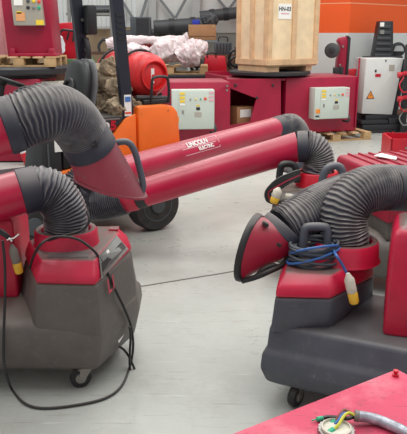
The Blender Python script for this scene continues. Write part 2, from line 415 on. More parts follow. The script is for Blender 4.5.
# storage rack behind the forklift mast (left) -----------------------------------------
rk = thing('storage_rack', 'grey steel rack with pipes on top behind the black forklift posts', 'rack', P(92, 60, 14.4)*1)
rk.location.z = 0
def zpix(y, Y): return P(200, y, Y).z
bm = new()
for x in (70, 112):
    for yy in (14.1, 14.7):
        p = P(x, 30, yy); box(bm, (p.x, yy, 1.35), (.06, .06, 2.7))
obj('upright', bm, 'grey', rk)
for y in (13, 51.5):
    z = zpix(y, 14.4); a, b = P(69, y, 14.4), P(113, y, 14.4); bm = new(); box(bm, ((a.x+b.x)/2, 14.4, z-.03), (b.x-a.x, .65, .05)); obj('shelf', bm, 'rust' if y > 40 else 'grey', rk)
def simple(name, label, cat, m, build, group=None):
    bm = new(); build(bm); return tag(obj(name, bm, m), label, cat, group)
zs = zpix(13, 14.4); zl = zpix(51.5, 14.4)
for i, (y0, rr) in enumerate(((.0, .05), (-.16, .06), (.17, .045), (.06, .04))):
    a, b = P(70, 10, 14.4+y0), P(112, 10, 14.4+y0); zz = zs-.005+rr if i < 3 else zs+.12
    simple('steel_pipe', 'dark steel pipe lying on the upper rack shelf behind the forklift', 'pipe', 'duct' if i != 2 else 'steel_light',
           lambda bm: tube(bm, [(a.x, a.y, zz), (b.x, b.y, zz)], rr, 12, smooth=False), 'pipes on the upper rack shelf')
p = P(104, 44, 14.3)
simple('bent_pipe', 'bent dark pipe standing on the lower rack shelf by the tan wall', 'pipe', 'duct',
       lambda bm: tube(bm, [(p.x-.1, 14.3, zl), (p.x-.11, 14.3, zl+.13), (p.x, 14.3, zl+.25), (p.x+.11, 14.3, zl+.13), (p.x+.12, 14.3, zl)], .03, 10))
p = P(88, 44, 13.6)
def gm(bm):
    prism(bm, [(-.12, 0), (.2, 0), (.17, .3), (.06, .5), (.02, .95), (-.07, .95), (-.1, .5)], -.15, .15, Matrix.Translation((p.x, 13.6, .55)), bev=.02, axis='y')
    box(bm, (p.x+.02, 13.6, .28), (.5, .4, .56), bev=.02); tube(bm, [(p.x, 13.6, 1.3), (p.x+.15, 13.45, 1.05), (p.x+.25, 13.5, .8)], .04, 8)
simple('green_machine', 'dull green bench machine standing before the tan wall, behind the forklift post', 'machine', 'green_steel', gm)

# red arm and plastic disc, left ------------------------------------------------------
t = thing('welding_tailstock', 'red steel tailstock right of the cabinet on the pallet, with dark handles', 'machine', (P(65, 60, 10.20).x, 10.20, 0))
bm = new()
a = P(49, 22, 10.20); b = P(79, 60, 10.20)
prism(bm, [(a.x, P(0, 24, 10.20).z), (b.x-.03, P(0, 22, 10.20).z), (b.x+.02, P(0, 64, 10.20).z), (a.x+.02, P(0, 64, 10.20).z)], 10.15, 10.55, bev=.02, axis='y')
obj('body', bm, 'bright_red', t)
bm = new(); box(bm, ((a.x+b.x)/2, 10.35, .55), (.36, .35, 1.1), bev=.02); obj('column', bm, 'machine_red', t)
bm = new(); tube(bm, [P(61, 38, 10.12), P(60, 33, 10.10), P(63, 30, 10.10), P(70, 30.5, 10.10), P(73, 31, 10.10)], .018, 8); tube(bm, [P(67, 40, 10.12), P(69, 31, 10.10)], .014, 8); tube(bm, [P(73, 42, 10.12), P(74, 31, 10.10)], .014, 8)
obj('handle', bm, 'black_metal', t)
t = thing('wrapped_disc', 'shiny plastic-wrapped disc leaning beside the red tailstock', 'disc', P(57, 57, 9.95))
bm = new(); c = P(57, 46, 9.92); ring_lathe(bm, [(.04, -.06), (.135, -.05), (.15, 0), (.12, .04), (.03, .05)], c, (.75, -.66, 0), 28)
for v in bm.verts: v.co += V((noise.noise(v.co*14), noise.noise(v.co*14+V((5, 5, 5))), noise.noise(v.co*14+V((9, 1, 2)))))*.02; v.co.z = c.z+(v.co.z-c.z)*1.05
obj('plastic_film', bm, mat('film', (214, 222, 226), .2, var=.1, scale=30, marks=.3, markcol=(120, 140, 150)), t)
bm = new(); ring_lathe(bm, [(.17, -.09), (.17, -.06)], c, (.75, -.66, 0), 28); obj('backplate', bm, 'black_metal', t)

# ------------------------------------------------------------------ pallets
def pallet(name, label, c, ang, L=1.2, W=.8, h=.13):
    """three skids, deck boards; c = centre at the underside"""
    t = thing(name, label, 'pallet', c, ang, 'pallets'); X = wmat(t)
    for s in (-1, 0, 1):
        bm = new(); box(bm, (0, s*(W/2-.05), .009), (L, .1, .018), X)
        for u in (-1, 0, 1): box(bm, (u*(L/2-.07), s*(W/2-.05), .018+(h-.04)/2-.002), (.14, .1, h-.04), X)
        obj('skid', bm, 'pallet', t, 0)
    n = 6
    for i in range(n):
        bm = new(); box(bm, (-L/2+.06+i*(L-.12)/(n-1), 0, h-.011), (.12, W, .022), X, bev=.003); obj('deck_board', bm, 'pallet' if i % 2 else 'batten', t, 0)
    return t

# ------------------------------------------------------------------ control panel (child of a positioner)
def control_panel(par, X, w, h, d=.2):
    """X: local frame, x right, z up, -y toward the viewer; origin at bottom left of the front"""
    bm = new(); box(bm, (w/2, d/2, h/2), (w, d, h), X, bev=.008); cb = obj('control_cabinet', bm, 'panel', par)
    bm = new(); box(bm, (w*.57, -.006, h*.5), (w*.82, .012, h*.96), X, bev=.003); dr = obj('door', bm, 'panel', cb)
    def item(nm, x, z, sx, sz, m, round_=False, y=-.017):
        bm = new()
        if round_: ring_lathe(bm, [(sx, -.004), (sx, .008), (sx*.7, .014)], X @ V((x*w, y+.004, z*h)), X.to_3x3() @ V((0, -1, 0)), 14)
        else: box(bm, (x*w, y+.003, z*h), (sx*w, .006, sz*h), X)
        return obj(nm, bm, m, dr, 0)
    for z in (.91, .81, .72): item('warning_label', .24, z, .12, .06, 'yellow')
    item('warning_label', .24, .64, .12, .05, 'paper')
    for z in (.93, .83, .74): item('warning_label', .925, z, .11, .05, 'pink_label')
    for x, m in ((.43, 'grey'), (.56, 'yellow'), (.67, 'green')): item('push_button', x, .77, .011, 0, m, True)
    item('emergency_stop', .78, .78, .02, 0, 'red_button', True)
    item('meter', .61, .53, .09, .07, 'black'); item('rotary_plate', .61, .38, .16, .12, 'panel_old'); item('warning_label', .61, .61, .07, .04, 'yellow')
    bm = new(); box(bm, (.25*w, -.02, .45*h), (.02, .012, .05), X, bev=.003); obj('handle', bm, 'silver', dr)
    item('cable_gland', .09, .1, .1, .05, 'black', y=-.004); item('warning_label', .1, .26, .12, .13, 'orange_label', y=-.004)
    bm = new(); bx = [X @ V((w*1.0, .1, h*.12)), X @ V((w*1.03, .02, h*.04)), X @ V((w*1.0, .0, -h*.1)), X @ V((w*.93, .1, -h*.1))]
    tube(bm, bx, .018, 8); obj('cable', bm, 'black', par)

# ------------------------------------------------------------------ right positioner with the crate
AR = math.radians(17)
org = P(284, 140, 10.25); org.z = 0
pr_ = thing('welding_positioner', 'red welding positioner carrying the wooden crate, grey control box on its front', 'positioner', (org.x, org.y, 0), AR, 'welding positioners')
XP = wmat(pr_)
zt = P(320, 77, 10.4).z; Wd = (P(358.5, 100, 10.6).x-org.x)/math.cos(AR)
bm = new(); prism(bm, [(0, .14), (Wd, .14), (Wd, zt-.05), (Wd-.02, zt), (0, zt)], 0, 1.0, XP, bev=.03, axis='y'); obj('body', bm, 'machine_red', pr_)
bm = new(); box(bm, (Wd-.03, -.012, .75), (.025, .02, 1.1), XP, bev=.006); obj('edge_strip', bm, 'machine_red', pr_)
# gusset plate with the cut-out at the left
Li = XP.inverted()
def lp(x, y): q = Li @ P(x, y, 10.05); return (q.x, q.z)
poly = [lp(x, y) for x, y in ((224, 74.5), (284.5, 79), (284.5, 143), (224, 147), (224, 125), (250, 122), (257, 98.5), (230, 88.5), (224, 86))]
poly = [(a, min(max(b, .14), zt-.005)) for a, b in poly]
bm = new(); prism(bm, poly, -.04, 0.0, XP, axis='y'); obj('gusset_plate', bm, 'machine_red', pr_)
bm = new(); xl = poly[0][0]
box(bm, (xl/2, 1.03, .62), (-xl, .03, .9), XP); box(bm, (xl/2, .52, zt-.03), (-xl, 1.0, .03), XP); box(bm, (xl/2, .52, .22), (-xl, 1.0, .03), XP); box(bm, (xl, .5, .6), (.03, 1.0, .9), XP)
obj('support_frame', bm, 'machine_red', pr_)
for x, y in ((234, 85), (276, 86), (258, 98)):
    q = Li @ P(x, y, 10.02); bm = new(); ring_lathe(bm, [(.022, 0), (.022, .015), (.012, .02)], XP @ V((q.x, -.04, q.z)), XP.to_3x3() @ V((0, -1, 0)), 8); obj('bolt', bm, 'black_metal', pr_)
tc_ = P(269.5, 71, 10.72)
bm = new(); ring_lathe(bm, [(.3, zt-.01), (.3, zt+.02), (.62, zt+.025), (.655, zt+.035), (.655, zt+.075), (.63, zt+.085)], (tc_.x, tc_.y, 0), (0, 0, 1), 56); obj('turntable', bm, 'black_metal', pr_)
ztt = zt+.085
q = Li @ P(317.5, 120, 10.05)
control_panel(pr_, XP @ Matrix.Translation((q.x, -.21, P(330, 120.5, 10.05).z)), .6, .48)
pc = XP @ V((Wd-.4, .45, 0)); pallet('wooden_pallet', 'pale wooden pallet under the red positioner that carries the crate', (pc.x, pc.y, 0), AR, 1.25, 1.1)
pc = XP @ V((-.35, .45, 0)); pallet('wooden_pallet', 'wooden pallet under the left end of the crate positioner', (pc.x, pc.y, 0), AR, 1.1, 1.0, .13)
# junk in the recess
zf = .235
pb = XP @ V((-.62, .28, zf)); bm = new(); box(bm, (0, 0, .17), (.34, .3, .34), Matrix.Translation(pb) @ Matrix.Rotation(AR+.2, 4, 'Z'), bev=.006)
cb = obj('cardboard_box', bm, 'cardboard'); tag(cb, 'brown cardboard box stored in the recess of the red positioner', 'box')
bm = new(); box(bm, (-.02, -.152, .24), (.2, .004, .12), Matrix.Translation(pb) @ Matrix.Rotation(AR+.2, 4, 'Z')); obj('paper_label', bm, 'paper', cb)
pb = XP @ V((-.24, .3, zf)); bm = new(); box(bm, (0, 0, .25), (.3, .3, .5), Matrix.Translation(pb) @ Matrix.Rotation(AR-.1, 4, 'Z'), bev=.02); tube(bm, [pb+V((-.1, -.1, .5)), pb+V((-.05, -.12, .6)), pb+V((.08, -.1, .5))], .02, 8)
tag(obj('dark_canister', bm, 'rust'), 'dark brown canister inside the positioner recess beside the cardboard box', 'canister')

# ------------------------------------------------------------------ wooden crate
B = math.radians(33)
cn = P(267, 66.5, 10.12)
cr = thing('wooden_crate', 'tall plywood crate with pine battens and a white label, on the black turntable', 'crate', (tc_.x, tc_.y, ztt)); 
zb = ztt+.1
sx, sy = 1.02, .8; H_ = 1.5
XC = Matrix.Translation((cn.x, cn.y, zb)) @ Matrix.Rotation(B, 4, 'Z')
cr.location = XC @ V((sx/2, sy/2, -.1)); cr.rotation_euler = (0, 0, B)
bm = new(); box(bm, (sx/2, sy/2, H_/2), (sx-.04, sy-.04, H_-.01), XC); obj('plywood_panel', bm, 'wood', cr, 0)
def bat(c, s): bm = new(); box(bm, c, s, XC, bev=.004); obj('batten', bm, 'batten', cr, 0)
for u in (.045, .5*sx+.01, sx-.045): bat((u, .005, H_/2), (.085, .03, H_))
for z in (.045, H_-.3, H_-.05): bat((sx/2, 0, z), (sx, .036, .09))
for u in (.05, .5*sy, sy-.045): bat((.005, u, H_/2), (.03, .085, H_))
for z in (.045, H_-.3, H_-.05): bat((0, sy/2, z), (.036, sy, .09))
for u in (.14, sx-.14):
    bm = new(); box(bm, (u, sy/2, -.05), (.26 if u < .5 else .12, sy*.9, .1), XC); obj('skid', bm, 'batten', cr, 0)
bm = new(); box(bm, (sx/2, sy/2, -.012), (sx*.98, sy*.96, .02), XC); obj('base_board', bm, 'batten', cr, 0)
zl_ = P(284, 11.5, 10.3).z-zb
bm = new(); box(bm, (.33, .016, zl_), (.25, .006, .22), XC); lb = obj('paper_label', bm, 'paper', cr, 0); lab(lb, 'white paper label reading HN-03')
text('lettering', 'HN-03', .085, XC @ basis((.33, .0115, zl_+.035), (1, 0, 0), (0, 0, 1)), 'black_metal', lb, bold=.002)
bm = new(); box(bm, (.33, .012, zl_-.03), (.16, .002, .02), XC); obj('printed_line', bm, 'pink_label', lb, 0)

# ------------------------------------------------------------------ middle positioner
om = P(118, 140, 8.95); om.z = 0
A2 = math.radians(6)
pm = thing('welding_positioner', 'red welding positioner behind the orange forklift, grey control box facing front', 'positioner', (om.x, om.y, 0), A2, 'welding positioners')
XM = wmat(pm); W2 = (P(230.5, 100, 9.1).x-om.x)/math.cos(A2); zt2 = P(200, 82, 9.0).z
bm = new(); prism(bm, [(0, .12), (W2, .12), (W2, zt2-.04), (W2-.02, zt2), (0, zt2)], 0, .72, XM, bev=.03, axis='y'); obj('body', bm, 'machine_red', pm)
q = XM.inverted() @ P(172.5, 130, 8.8)
control_panel(pm, XM @ Matrix.Translation((q.x, -.2, P(190, 130, 8.8).z)), .575, .53)
for z in (zt2-.12, zt2-.06):
    bm = new(); ring_lathe(bm, [(.016, 0), (.016, .012)], XM @ V((W2-.05, 0, z)), XM.to_3x3() @ V((0, -1, 0)), 8); obj('bolt', bm, 'silver', pm)
pc = XM @ V((W2/2, .45, 0)); pallet('wooden_pallet', 'wooden pallet under the red positioner behind the forklift', (pc.x, pc.y, 0), A2, 1.5, .9, .12)
# slatted pallet and table behind, with the film wrapped arms
tb = thing('work_table', 'dark steel table behind the middle red positioner, carrying wrapped parts', 'table', (P(185, 70, 11.8).x, 11.85, 0))
zt3 = P(190, 74, 11.55).z
a, b = P(118, 70, 11.75).x, P(206, 70, 11.75).x
bm = new(); box(bm, ((a+b)/2, 11.90, zt3-.03), (b-a, 1.2, .06), bev=.01); obj('tabletop', bm, 'black_metal', tb)
for x in (a+.08, b-.08):
    for y in (11.38, 12.42):
        bm = new(); box(bm, (x, y, (zt3-.06)/2), (.08, .08, zt3-.06)); obj('leg', bm, 'black_metal', tb, 0)
pl = pallet('wooden_pallet', 'wooden pallet under the film-wrapped arms on the dark table', ((P(185, 70, 11.75)).x-.25, 11.85, zt3), 0, 1.3, .8, .14)
zp = zt3+.14
def blob(pts, radii, m, name, label, cat, group=None, amp=.03, fr=7, parent=None, n=44):
    bm = new(); pts = [V(p) for p in pts]
    cs = catmull(pts, 18); N_ = len(cs); fr_ = frames(cs); rings = []
    for i, (p, (t, u, w)) in enumerate(zip(cs, fr_)):
        s = i/(N_-1)*(len(radii)-1); j = min(int(s), len(radii)-2); r = radii[j]+(radii[j+1]-radii[j])*(s-j)
        rings.append([p+(u*math.cos(2*PI*q/n)+w*math.sin(2*PI*q/n))*r for q in range(n)])
    loft(bm, rings)
    for v in bm.verts:
        q = v.co*fr
        v.co += V((noise.noise(q), noise.noise(q+V((7, 3, 1))), noise.noise(q+V((2, 9, 4)))))*amp; q = q*2.7
        v.co += V((abs(noise.noise(q))-.2, abs(noise.noise(q+V((7, 3, 1))))-.2, abs(noise.noise(q+V((2, 9, 4))))-.2))*amp*.75
    o = obj(name, bm, m, parent, smooth=70)
    if label: tag(o, label, cat, group)
    return o
blob([P(107, 44, 11.65), P(125, 40, 11.65), P(155, 40.5, 11.70), P(184, 39.5, 11.70), P(189, 38, 11.70)], (.09, .075, .07, .075, .11), 'wrap', 'film_wrapped_tube', 'long thin film-wrapped tube lying on top of the wrapped bundle', 'wrapped part', amp=.025)
blob([P(110, 66, 11.55), P(122, 57, 11.55), P(136, 54, 11.55), P(152, 59, 11.55)], (.1, .19, .19, .12), 'wrap', 'film_wrapped_bundle', 'white film-wrapped lump behind the red gas bottle', 'wrapped part', amp=.06)
blob([P(150, 60, 11.55), P(160, 53, 11.55), P(172, 49, 11.55), P(186, 55, 11.55)], (.12, .19, .2, .13), 'wrap', 'film_wrapped_bundle', 'pink film-wrapped lump in the middle of the bundle', 'wrapped part', amp=.06)
blob([P(180, 60, 11.45), P(190, 54, 11.45), P(199, 52, 11.45), P(204, 55, 11.45)], (.14, .21, .19, .07), 'wrap', 'film_wrapped_bundle', 'film-wrapped lump at the right end of the bundle above the pallet', 'wrapped part', amp=.06)
bm = new(); a = P(150, 45, 11.85); box(bm, (a.x, 11.90, a.z-.02), (.34, .2, .14), Matrix.Identity(4), bev=.03); bm2 = bm
tube(bm2, [a+V((-.1, .05, -.08)), a+V((-.12, .05, -.5))], .05, 10); tube(bm2, [a+V((.1, .05, -.08)), a+V((.12, .05, -.5))], .05, 10)
tag(obj('red_bracket', bm2, 'bright_red'), 'red bracket sticking out between the wrapped parts', 'bracket')

# red machine and clutter further back
t = thing('red_box_machine', 'bright red boxy machine left of the wooden crate, behind the middle positioner', 'machine', (P(216, 70, 13.00).x, 13.00, 0))
bm = new(); a, b = P(203.5, 56.5, 12.80), P(227, 73, 12.80)
prism(bm, [(a.x, b.z), (b.x, b.z), (b.x-.03, a.z), (a.x+.02, a.z+.01)], 12.80, 13.30, bev=.025, axis='y'); obj('housing', bm, 'bright_red', t)
bm = new(); box(bm, ((a.x+b.x)/2, 13.05, b.z/2), (.6, .5, b.z), bev=.01); obj('stand', bm, 'black_metal', t)
bm = new(); tube(bm, [P(207, 57, 12.78), P(208, 53.5, 12.75), P(215, 53, 12.75), P(216, 57, 12.78)], .014, 8); obj('handle', bm, 'black_metal', t)
bm = new(); a = P(213, 75, 12.75); box(bm, (a.x, 12.78, a.z), (.3, .012, .07)); obj('name_plate', bm, 'plug_white', t, 0)
t = thing('dark_cabinet', 'dark slatted power unit beside the wooden crate by the back wall', 'power unit', (P(225, 60, 13.5).x, 13.5, 0))
a, b = P(214.5, 42, 13.4), P(232, 54.5, 13.4)
bm = new(); box(bm, ((a.x+b.x)/2, 13.6, (a.z+b.z)/2), (b.x-a.x, .4, a.z-b.z), bev=.015); obj('housing', bm, 'dark_grey', t)
for i in range(5):
    bm = new(); box(bm, (a.x+.05+i*.065, 13.39, (a.z+b.z)/2), (.02, .02, (a.z-b.z)*.8)); obj('fin', bm, 'black_metal', t, 0)
bm = new(); tube(bm, [V((a.x+.08, 13.6, a.z)), V((a.x+.1, 13.6, a.z+.09)), V((b.x-.1, 13.6, a.z+.09)), V((b.x-.08, 13.6, a.z))], .014, 8); obj('handle', bm, 'black_metal', t)
bm = new(); box(bm, ((a.x+b.x)/2, 13.6, b.z/2), (b.x-a.x+.3, .45, b.z)); obj('bench', bm, 'rust', t, 0)
# hose coils on thin stands
for i, (x, y, Y, r, lb_) in enumerate(((197, 60, 12.4, .12, 'black hose coil on a thin stand right of the film-wrapped bundle'), (236, 58, 12.9, .14, 'black hose coil on a thin stand touching the left side of the wooden crate'))):
    c = P(x, y, Y); t = thing('hose_reel', lb_, 'hose reel', (c.x, c.y, 0))
    for q0 in range(2):
        bm = new()
        pts = [c+V((math.cos(a)*r*(1+.12*math.sin(3*a+i+q0*2)), .05*math.sin(2*a)-.04*q0, math.sin(a)*r*(1.1-.2*q0)-.1*q0)) for a in [2*PI*q/16*3 for q in range(17)]]
        tube(bm, pts, .022, 8); obj('hose_coil', bm, 'black', t)
    bm = new(); box(bm, (c.x, c.y+.08, (c.z+.2)/2), (.05, .05, c.z+.2)); obj('post', bm, 'black_metal', t, 0)
    bm = new(); box(bm, (c.x, c.y+.08, .02), (.3, .3, .04), bev=.006); obj('base', bm, 'black_metal', t)
# cardboard box on a wall shelf with blue cloth and dark coil
sh = thing('wall_shelf', 'grey wall shelf under the large cardboard carton', 'shelf', P(202, 42, 14.9))
zsh = P(202, 40, 14.6).z
a, b = P(186, 40, 14.6).x, P(219, 40, 14.6).x
bm = new(); box(bm, ((a+b)/2, 14.75, zsh-.02), (b-a, .7, .04)); obj('board', bm, 'steel_dark', sh, 0)
for x in (a+.05, b-.05):
    bm = new(); box(bm, (x, 15.0, zsh/2-.02), (.06, .06, zsh-.04)); obj('upright', bm, 'steel_light', sh, 0)
ct = thing('cardboard_carton', 'large flat brown cardboard carton on the wall shelf, taped corners', 'box', ((a+b)/2, 14.7, zsh))
a, b = P(188.5, 40, 14.45).x, P(216, 40, 14.45).x; hz = P(200, 24.5, 14.45).z-P(200, 40, 14.45).z
bm = new(); box(bm, ((a+b)/2, 14.7, zsh+hz/2), (b-a, .5, hz), bev=.008); obj('carton_body', bm, 'cardboard', ct)
bm = new(); box(bm, ((a+b)/2, 14.447, zsh+hz*.24), (b-a-.01, .006, .012)); obj('seam', bm, 'rust', ct, 0)
for x in (a+.04, b-.05):
    bm = new(); box(bm, (x, 14.447, zsh+hz-.03), (.06, .006, .05)); obj('tape_corner', bm, 'pallet', ct, 0)
bm = new(); c = P(196, 21, 14.7); c.z = zsh+hz+.05; box(bm, c, (.17, .2, .11), bev=.03); tag(obj('blue_bag', bm, 'blue'), 'small blue bag on top of the large cardboard carton', 'bag')
blob([V((c.x+.14, 14.7, zsh+hz+.08)), V((c.x+.24, 14.7, zsh+hz+.11)), V((c.x+.38, 14.7, zsh+hz+.1)), V((c.x+.47, 14.7, zsh+hz+.05))], (.05, .1, .1, .05), 'dark_grey', 'rag_bundle', 'dark bundle of rags on top of the large cardboard carton', 'rags', amp=.05, fr=12)

# ------------------------------------------------------------------ left: cabinet on pallet on positioner
ol = P(-22, 100, 8.6); ol.z = 0
pL = thing('welding_positioner', 'red welding positioner at the far left, dark turntable under a pallet and cabinet', 'positioner', (P(15, 80, 8.9).x, 8.6, 0), 0, 'welding positioners')
zL = P(20, 79, 8.6).z
a, b = P(-60, 90, 8.6).x, P(40, 90, 8.6).x
bm = new(); prism(bm, [(a, .02), (b, .02), (b, zL-.02), (b-.02, zL), (a, zL)], 8.6, 9.5, bev=.02, axis='y'); obj('body', bm, 'machine_red', pL)
bm = new(); box(bm, (P(25, 92, 8.58).x, 8.59, P(25, 92, 8.58).z), (.06, .01, .14)); obj('paper_label', bm, 'paper', pL, 0)
cx = P(18, 70, 9.1).x; zLt = P(20, 67.5, 8.5).z
bm = new(); ring_lathe(bm, [(.5, zL-.01), (.5, zL+.03), (.68, zL+.05), (.7, zL+.07), (.7, zLt-.03), (.67, zLt)], (cx, 9.15, 0), (0, 0, 1), 56); obj('turntable', bm, 'black_metal', pL)
bm = new(); box(bm, ((P(51.5, 90, 8.7).x), 8.85, P(50, 82, 8.7).z/2), (.28, .3, P(50, 82, 8.7).z), bev=.01); o = obj('beige_cabinet', bm, 'panel_old'); tag(o, 'beige metal cabinet beside the far-left red positioner, above the hose', 'cabinet')
bm = new(); box(bm, (P(50, 90, 8.7).x, 8.697, P(50, 90, 8.7).z), (.22, .008, .22)); obj('door', bm, 'panel_old', o, 0)
pallet('wooden_pallet', 'wooden pallet on the far-left turntable under the red cabinet', (P(28, 60, 9.0).x-.05, 9.1, zLt), 0, .95, .8, P(20, 56.5, 8.8).z-zLt)
zc = P(20, 56.5, 8.8).z
hc = thing('red_cabinet', 'tall red machine cabinet with a grey control box, standing on the pallet', 'cabinet', (P(28, 55, 9.0).x, 9.1, zc))
def X_(x, Y=8.85): return P(x, 40, Y).x
bm = new(); prism(bm, [(X_(6.5), zc), (X_(53), zc), (X_(50), zc+1.05), (X_(3), zc+1.05)], 8.85, 9.4, bev=.015, axis='y'); obj('body', bm, 'machine_red', hc)
bm = new(); box(bm, ((X_(9)+X_(55))/2, 8.95, zc+.02), (X_(55)-X_(9), .3, .04), bev=.008); obj('base_flange', bm, 'machine_red', hc)
for x in (12.5, 51): bm = new(); prism(bm, [(X_(x-3), zc+.03), (X_(x+3), zc+.03), (X_(x+2.5), zc+.1), (X_(x-2.5), zc+.1)], 8.8, 8.9, bev=.01, axis='y'); obj('foot_bracket', bm, 'machine_red', hc)
z0 = P(30, 25.5, 8.7).z; z1 = z0+.55
bm = new(); prism(bm, [(X_(15, 8.7), z0), (X_(44, 8.7), z0), (X_(41, 8.7), z1), (X_(13, 8.7), z1)], 8.7, 8.85, bev=.008, axis='y'); cb = obj('control_cabinet', bm, 'panel_old', hc)
def pl(nm, x, y, sx, sz, m):
    q = P(x, y, 8.69); bm = new(); box(bm, (q.x, 8.697, q.z), (sx, .01, sz)); obj(nm, bm, m, cb, 0)
pl('warning_label', 20.3, 16.5, .115, .105, 'peach'); pl('warning_label', 39.8, 22.5, .1, .06, 'yellow'); pl('warning_label', 18, 2.5, .11, .07, 'paper'); pl('warning_label', 19, 12.5, .06, .03, 'yellow')
for x, y, m in ((28, 7.5, 'black'), (33.5, 7.5, 'grey'), (39, 7.8, 'green'), (28, 1, 'dark_grey'), (33.5, 1, 'yellow'), (39, 1.5, 'red_button')):
    q = P(x, y, 8.69); bm = new(); ring_lathe(bm, [(.022, 0), (.022, .015), (.014, .022)], (q.x, 8.7, q.z), (0, -1, 0), 14); obj('push_button', bm, m, cb)
bm = new(); box(bm, (0, 0, 0), (.46, .16, .09), Matrix.Translation((P(69, 62, 9.97).x, 9.97, P(69, 62, 9.97).z)), bev=.01)
gb = obj('green_beam', bm, 'green_steel'); tag(gb, 'short green steel beam lying behind the seat, right of the pallet', 'beam')
bm = new(); q = P(69, 65.2, 9.97); box(bm, (q.x, 9.97, q.z/2-.02), (.4, .16, q.z-.04), bev=.01); o = obj('steel_trestle', bm, 'rust'); tag(o, 'brown steel trestle under the short green beam', 'trestle')
# pale pink panel at the extreme left
bm = new(); a = P(0.5, 20, 9.9); box(bm, (a.x-.14, 10.1, 1.2), (.28, .3, 2.4), bev=.01); tag(obj('pink_panel', bm, mat('faded pink', (196, 130, 132), .6)), 'faded pink steel post at the far left, behind the red cabinet', 'post')

# ------------------------------------------------------------------ right: white controller, column, headstock
wc = thing('robot_controller', 'white controller cabinet with yellow warning triangle on a black base', 'controller', (P(380, 130, 11.5).x, 11.6, 0))
Yc = 11.4; AW = math.radians(10)
o0 = P(361.5, 115, Yc); XW = Matrix.Translation((o0.x, Yc, 0)) @ Matrix.Rotation(AW, 4, 'Z')
zb_, zt_ = P(375, 115.5, Yc).z, P(375, 58.5, Yc).z; Ww = .70
bm = new(); prism(bm, [(0, zb_+.03), (Ww*.82, zb_), (Ww, zt_-.04), (Ww, zt_), (.02, zt_)], 0, .5, XW, bev=.015, axis='y'); obj('cabinet_body', bm, 'white', wc)
bm = new(); prism(bm, [(Ww*.84, zb_), (Ww*.98, zb_), (Ww*1.12, zt_-.02), (Ww*1.02, zt_-.02)], .02, .45, XW, bev=.01, axis='y'); obj('side_cover', bm, 'black_metal', wc)
def wl(nm, x, y, sx, sz, m): 
    q = XW.inverted() @ P(x, y, Yc); bm = new(); box(bm, (q.x, -.004, q.z), (sx, .01, sz), XW); return obj(nm, bm, m, wc, 0)
wl('name_label', 379, 75.5, .1, .05, 'bright_red'); wl('switch', 376.5, 71, .03, .04, 'black'); wl('switch', 387.5, 60.8, .02, .03, 'black'); wl('vent_label', 394, 68, .1, .1, 'panel_old')
q = XW.inverted() @ P(371, 95, Yc)
bm = new(); prism(bm, [(q.x-.075, q.z-.065), (q.x+.075, q.z-.065), (q.x, q.z+.075)], -.008, .002, XW, axis='y'); tr = obj('warning_triangle', bm, 'black_metal', wc, 0)
bm = new(); prism(bm, [(q.x-.06, q.z-.057), (q.x+.06, q.z-.057), (q.x, q.z+.058)], -.011, -.007, XW, axis='y'); ty = obj('yellow_field', bm, 'orange_label', tr, 0)
bm = new(); prism(bm, [(q.x-.012, q.z-.045), (q.x+.006, q.z-.01), (q.x-.008, q.z-.008), (q.x+.01, q.z+.03), (q.x+.004, q.z+.0), (q.x+.016, q.z-.002)], -.0135, -.0105, XW, axis='y'); obj('lightning_symbol', bm, 'black_metal', tr, 0)
bm = new(); box(bm, (.45, .25, .1), (.95, .75, .1), XW, bev=.015); box(bm, (.45, .25, zb_-.06), (.74, .5, .12), XW, bev=.01); box(bm, (.2, .05, .19), (.5, .35, .06), XW, bev=.01); box(bm, (.62, .1, .2), (.3, .4, .1), XW, bev=.01)
box(bm, (.5, .3, .025), (1.1, .85, .05), XW, bev=.01)
obj('base_frame', bm, 'black_metal', wc)
# black column with slats behind it
mc = thing('manipulator_mast', 'black ribbed manipulator mast rising behind the white controller', 'mast', (P(381, 60, 12.300).x, 12.400, 0))
p0 = P(382.5, 58, 12.300)
bm = new(); prism(bm, [(-.21, .02), (.21, .02), (.2, p0.z), (.15, P(0, 21, 12.300).z), (-.1, P(0, 21, 12.300).z), (-.17, p0.z)], -.1, .15, Matrix.Translation((p0.x, 12.400, 0)), bev=.015, axis='y'); obj('post', bm, 'black_metal', mc)
for i in range(6):
    z = p0.z+.05+i*.1; bm = new(); box(bm, (p0.x, 12.285, z), (.3-.02*i, .03, .05), bev=.006); obj('rib', bm, 'duct', mc)
for y, m in ((24.5, 'paper'), (32, 'grey')):
    q = P(382, y, 12.280); bm = new(); box(bm, (q.x, 12.270, q.z), (.07, .02, .07)); obj('label_plate', bm, m, mc, 0)
bm = new(); box(bm, (P(383, 57.5, 12.250).x, 12.280, p0.z+.01), (.72, .1, .05), bev=.01); obj('crossbar', bm, 'black_metal', mc)
# headstock with round plate
hs = thing('rotary_headstock', 'red headstock with black round faceplate behind the crate positioner', 'headstock', (P(341, 80, 11.7).x, 11.8, 0))
c = P(332, 50.5, 11.55); bm = new(); ring_lathe(bm, [(.10, -.09), (.115, -.08), (.128, -.02), (.128, .01), (.1, .025), (.03, .028)], c, (-.25, -.95, .1), 36); obj('faceplate', bm, 'duct', hs)
bm = new(); ring_lathe(bm, [(.055, .02), (.055, .035), (.02, .04)], c, (-.25, -.95, .1), 20); obj('hub', bm, 'black_metal', hs)
zz = lambda y: P(0, y, 11.7).z
xx = lambda x: P(x, 50, 11.7).x
bm = new(); prism(bm, [(xx(337), zz(80)), (xx(346), zz(80)), (xx(347), zz(42)), (xx(345), zz(36.5)), (xx(339), zz(38)), (xx(337), zz(41)), (xx(340), zz(47)), (xx(337.5), zz(60))], 11.62, 11.85, bev=.012, axis='y'); obj('arm_body', bm, 'machine_red', hs)
bm = new(); prism(bm, [(xx(345.8), zz(80)), (xx(348.2), zz(80)), (xx(349), zz(38)), (xx(346.5), zz(35.5))], 11.6, 11.87, bev=.006, axis='y'); obj('side_rail', bm, 'black_metal', hs)
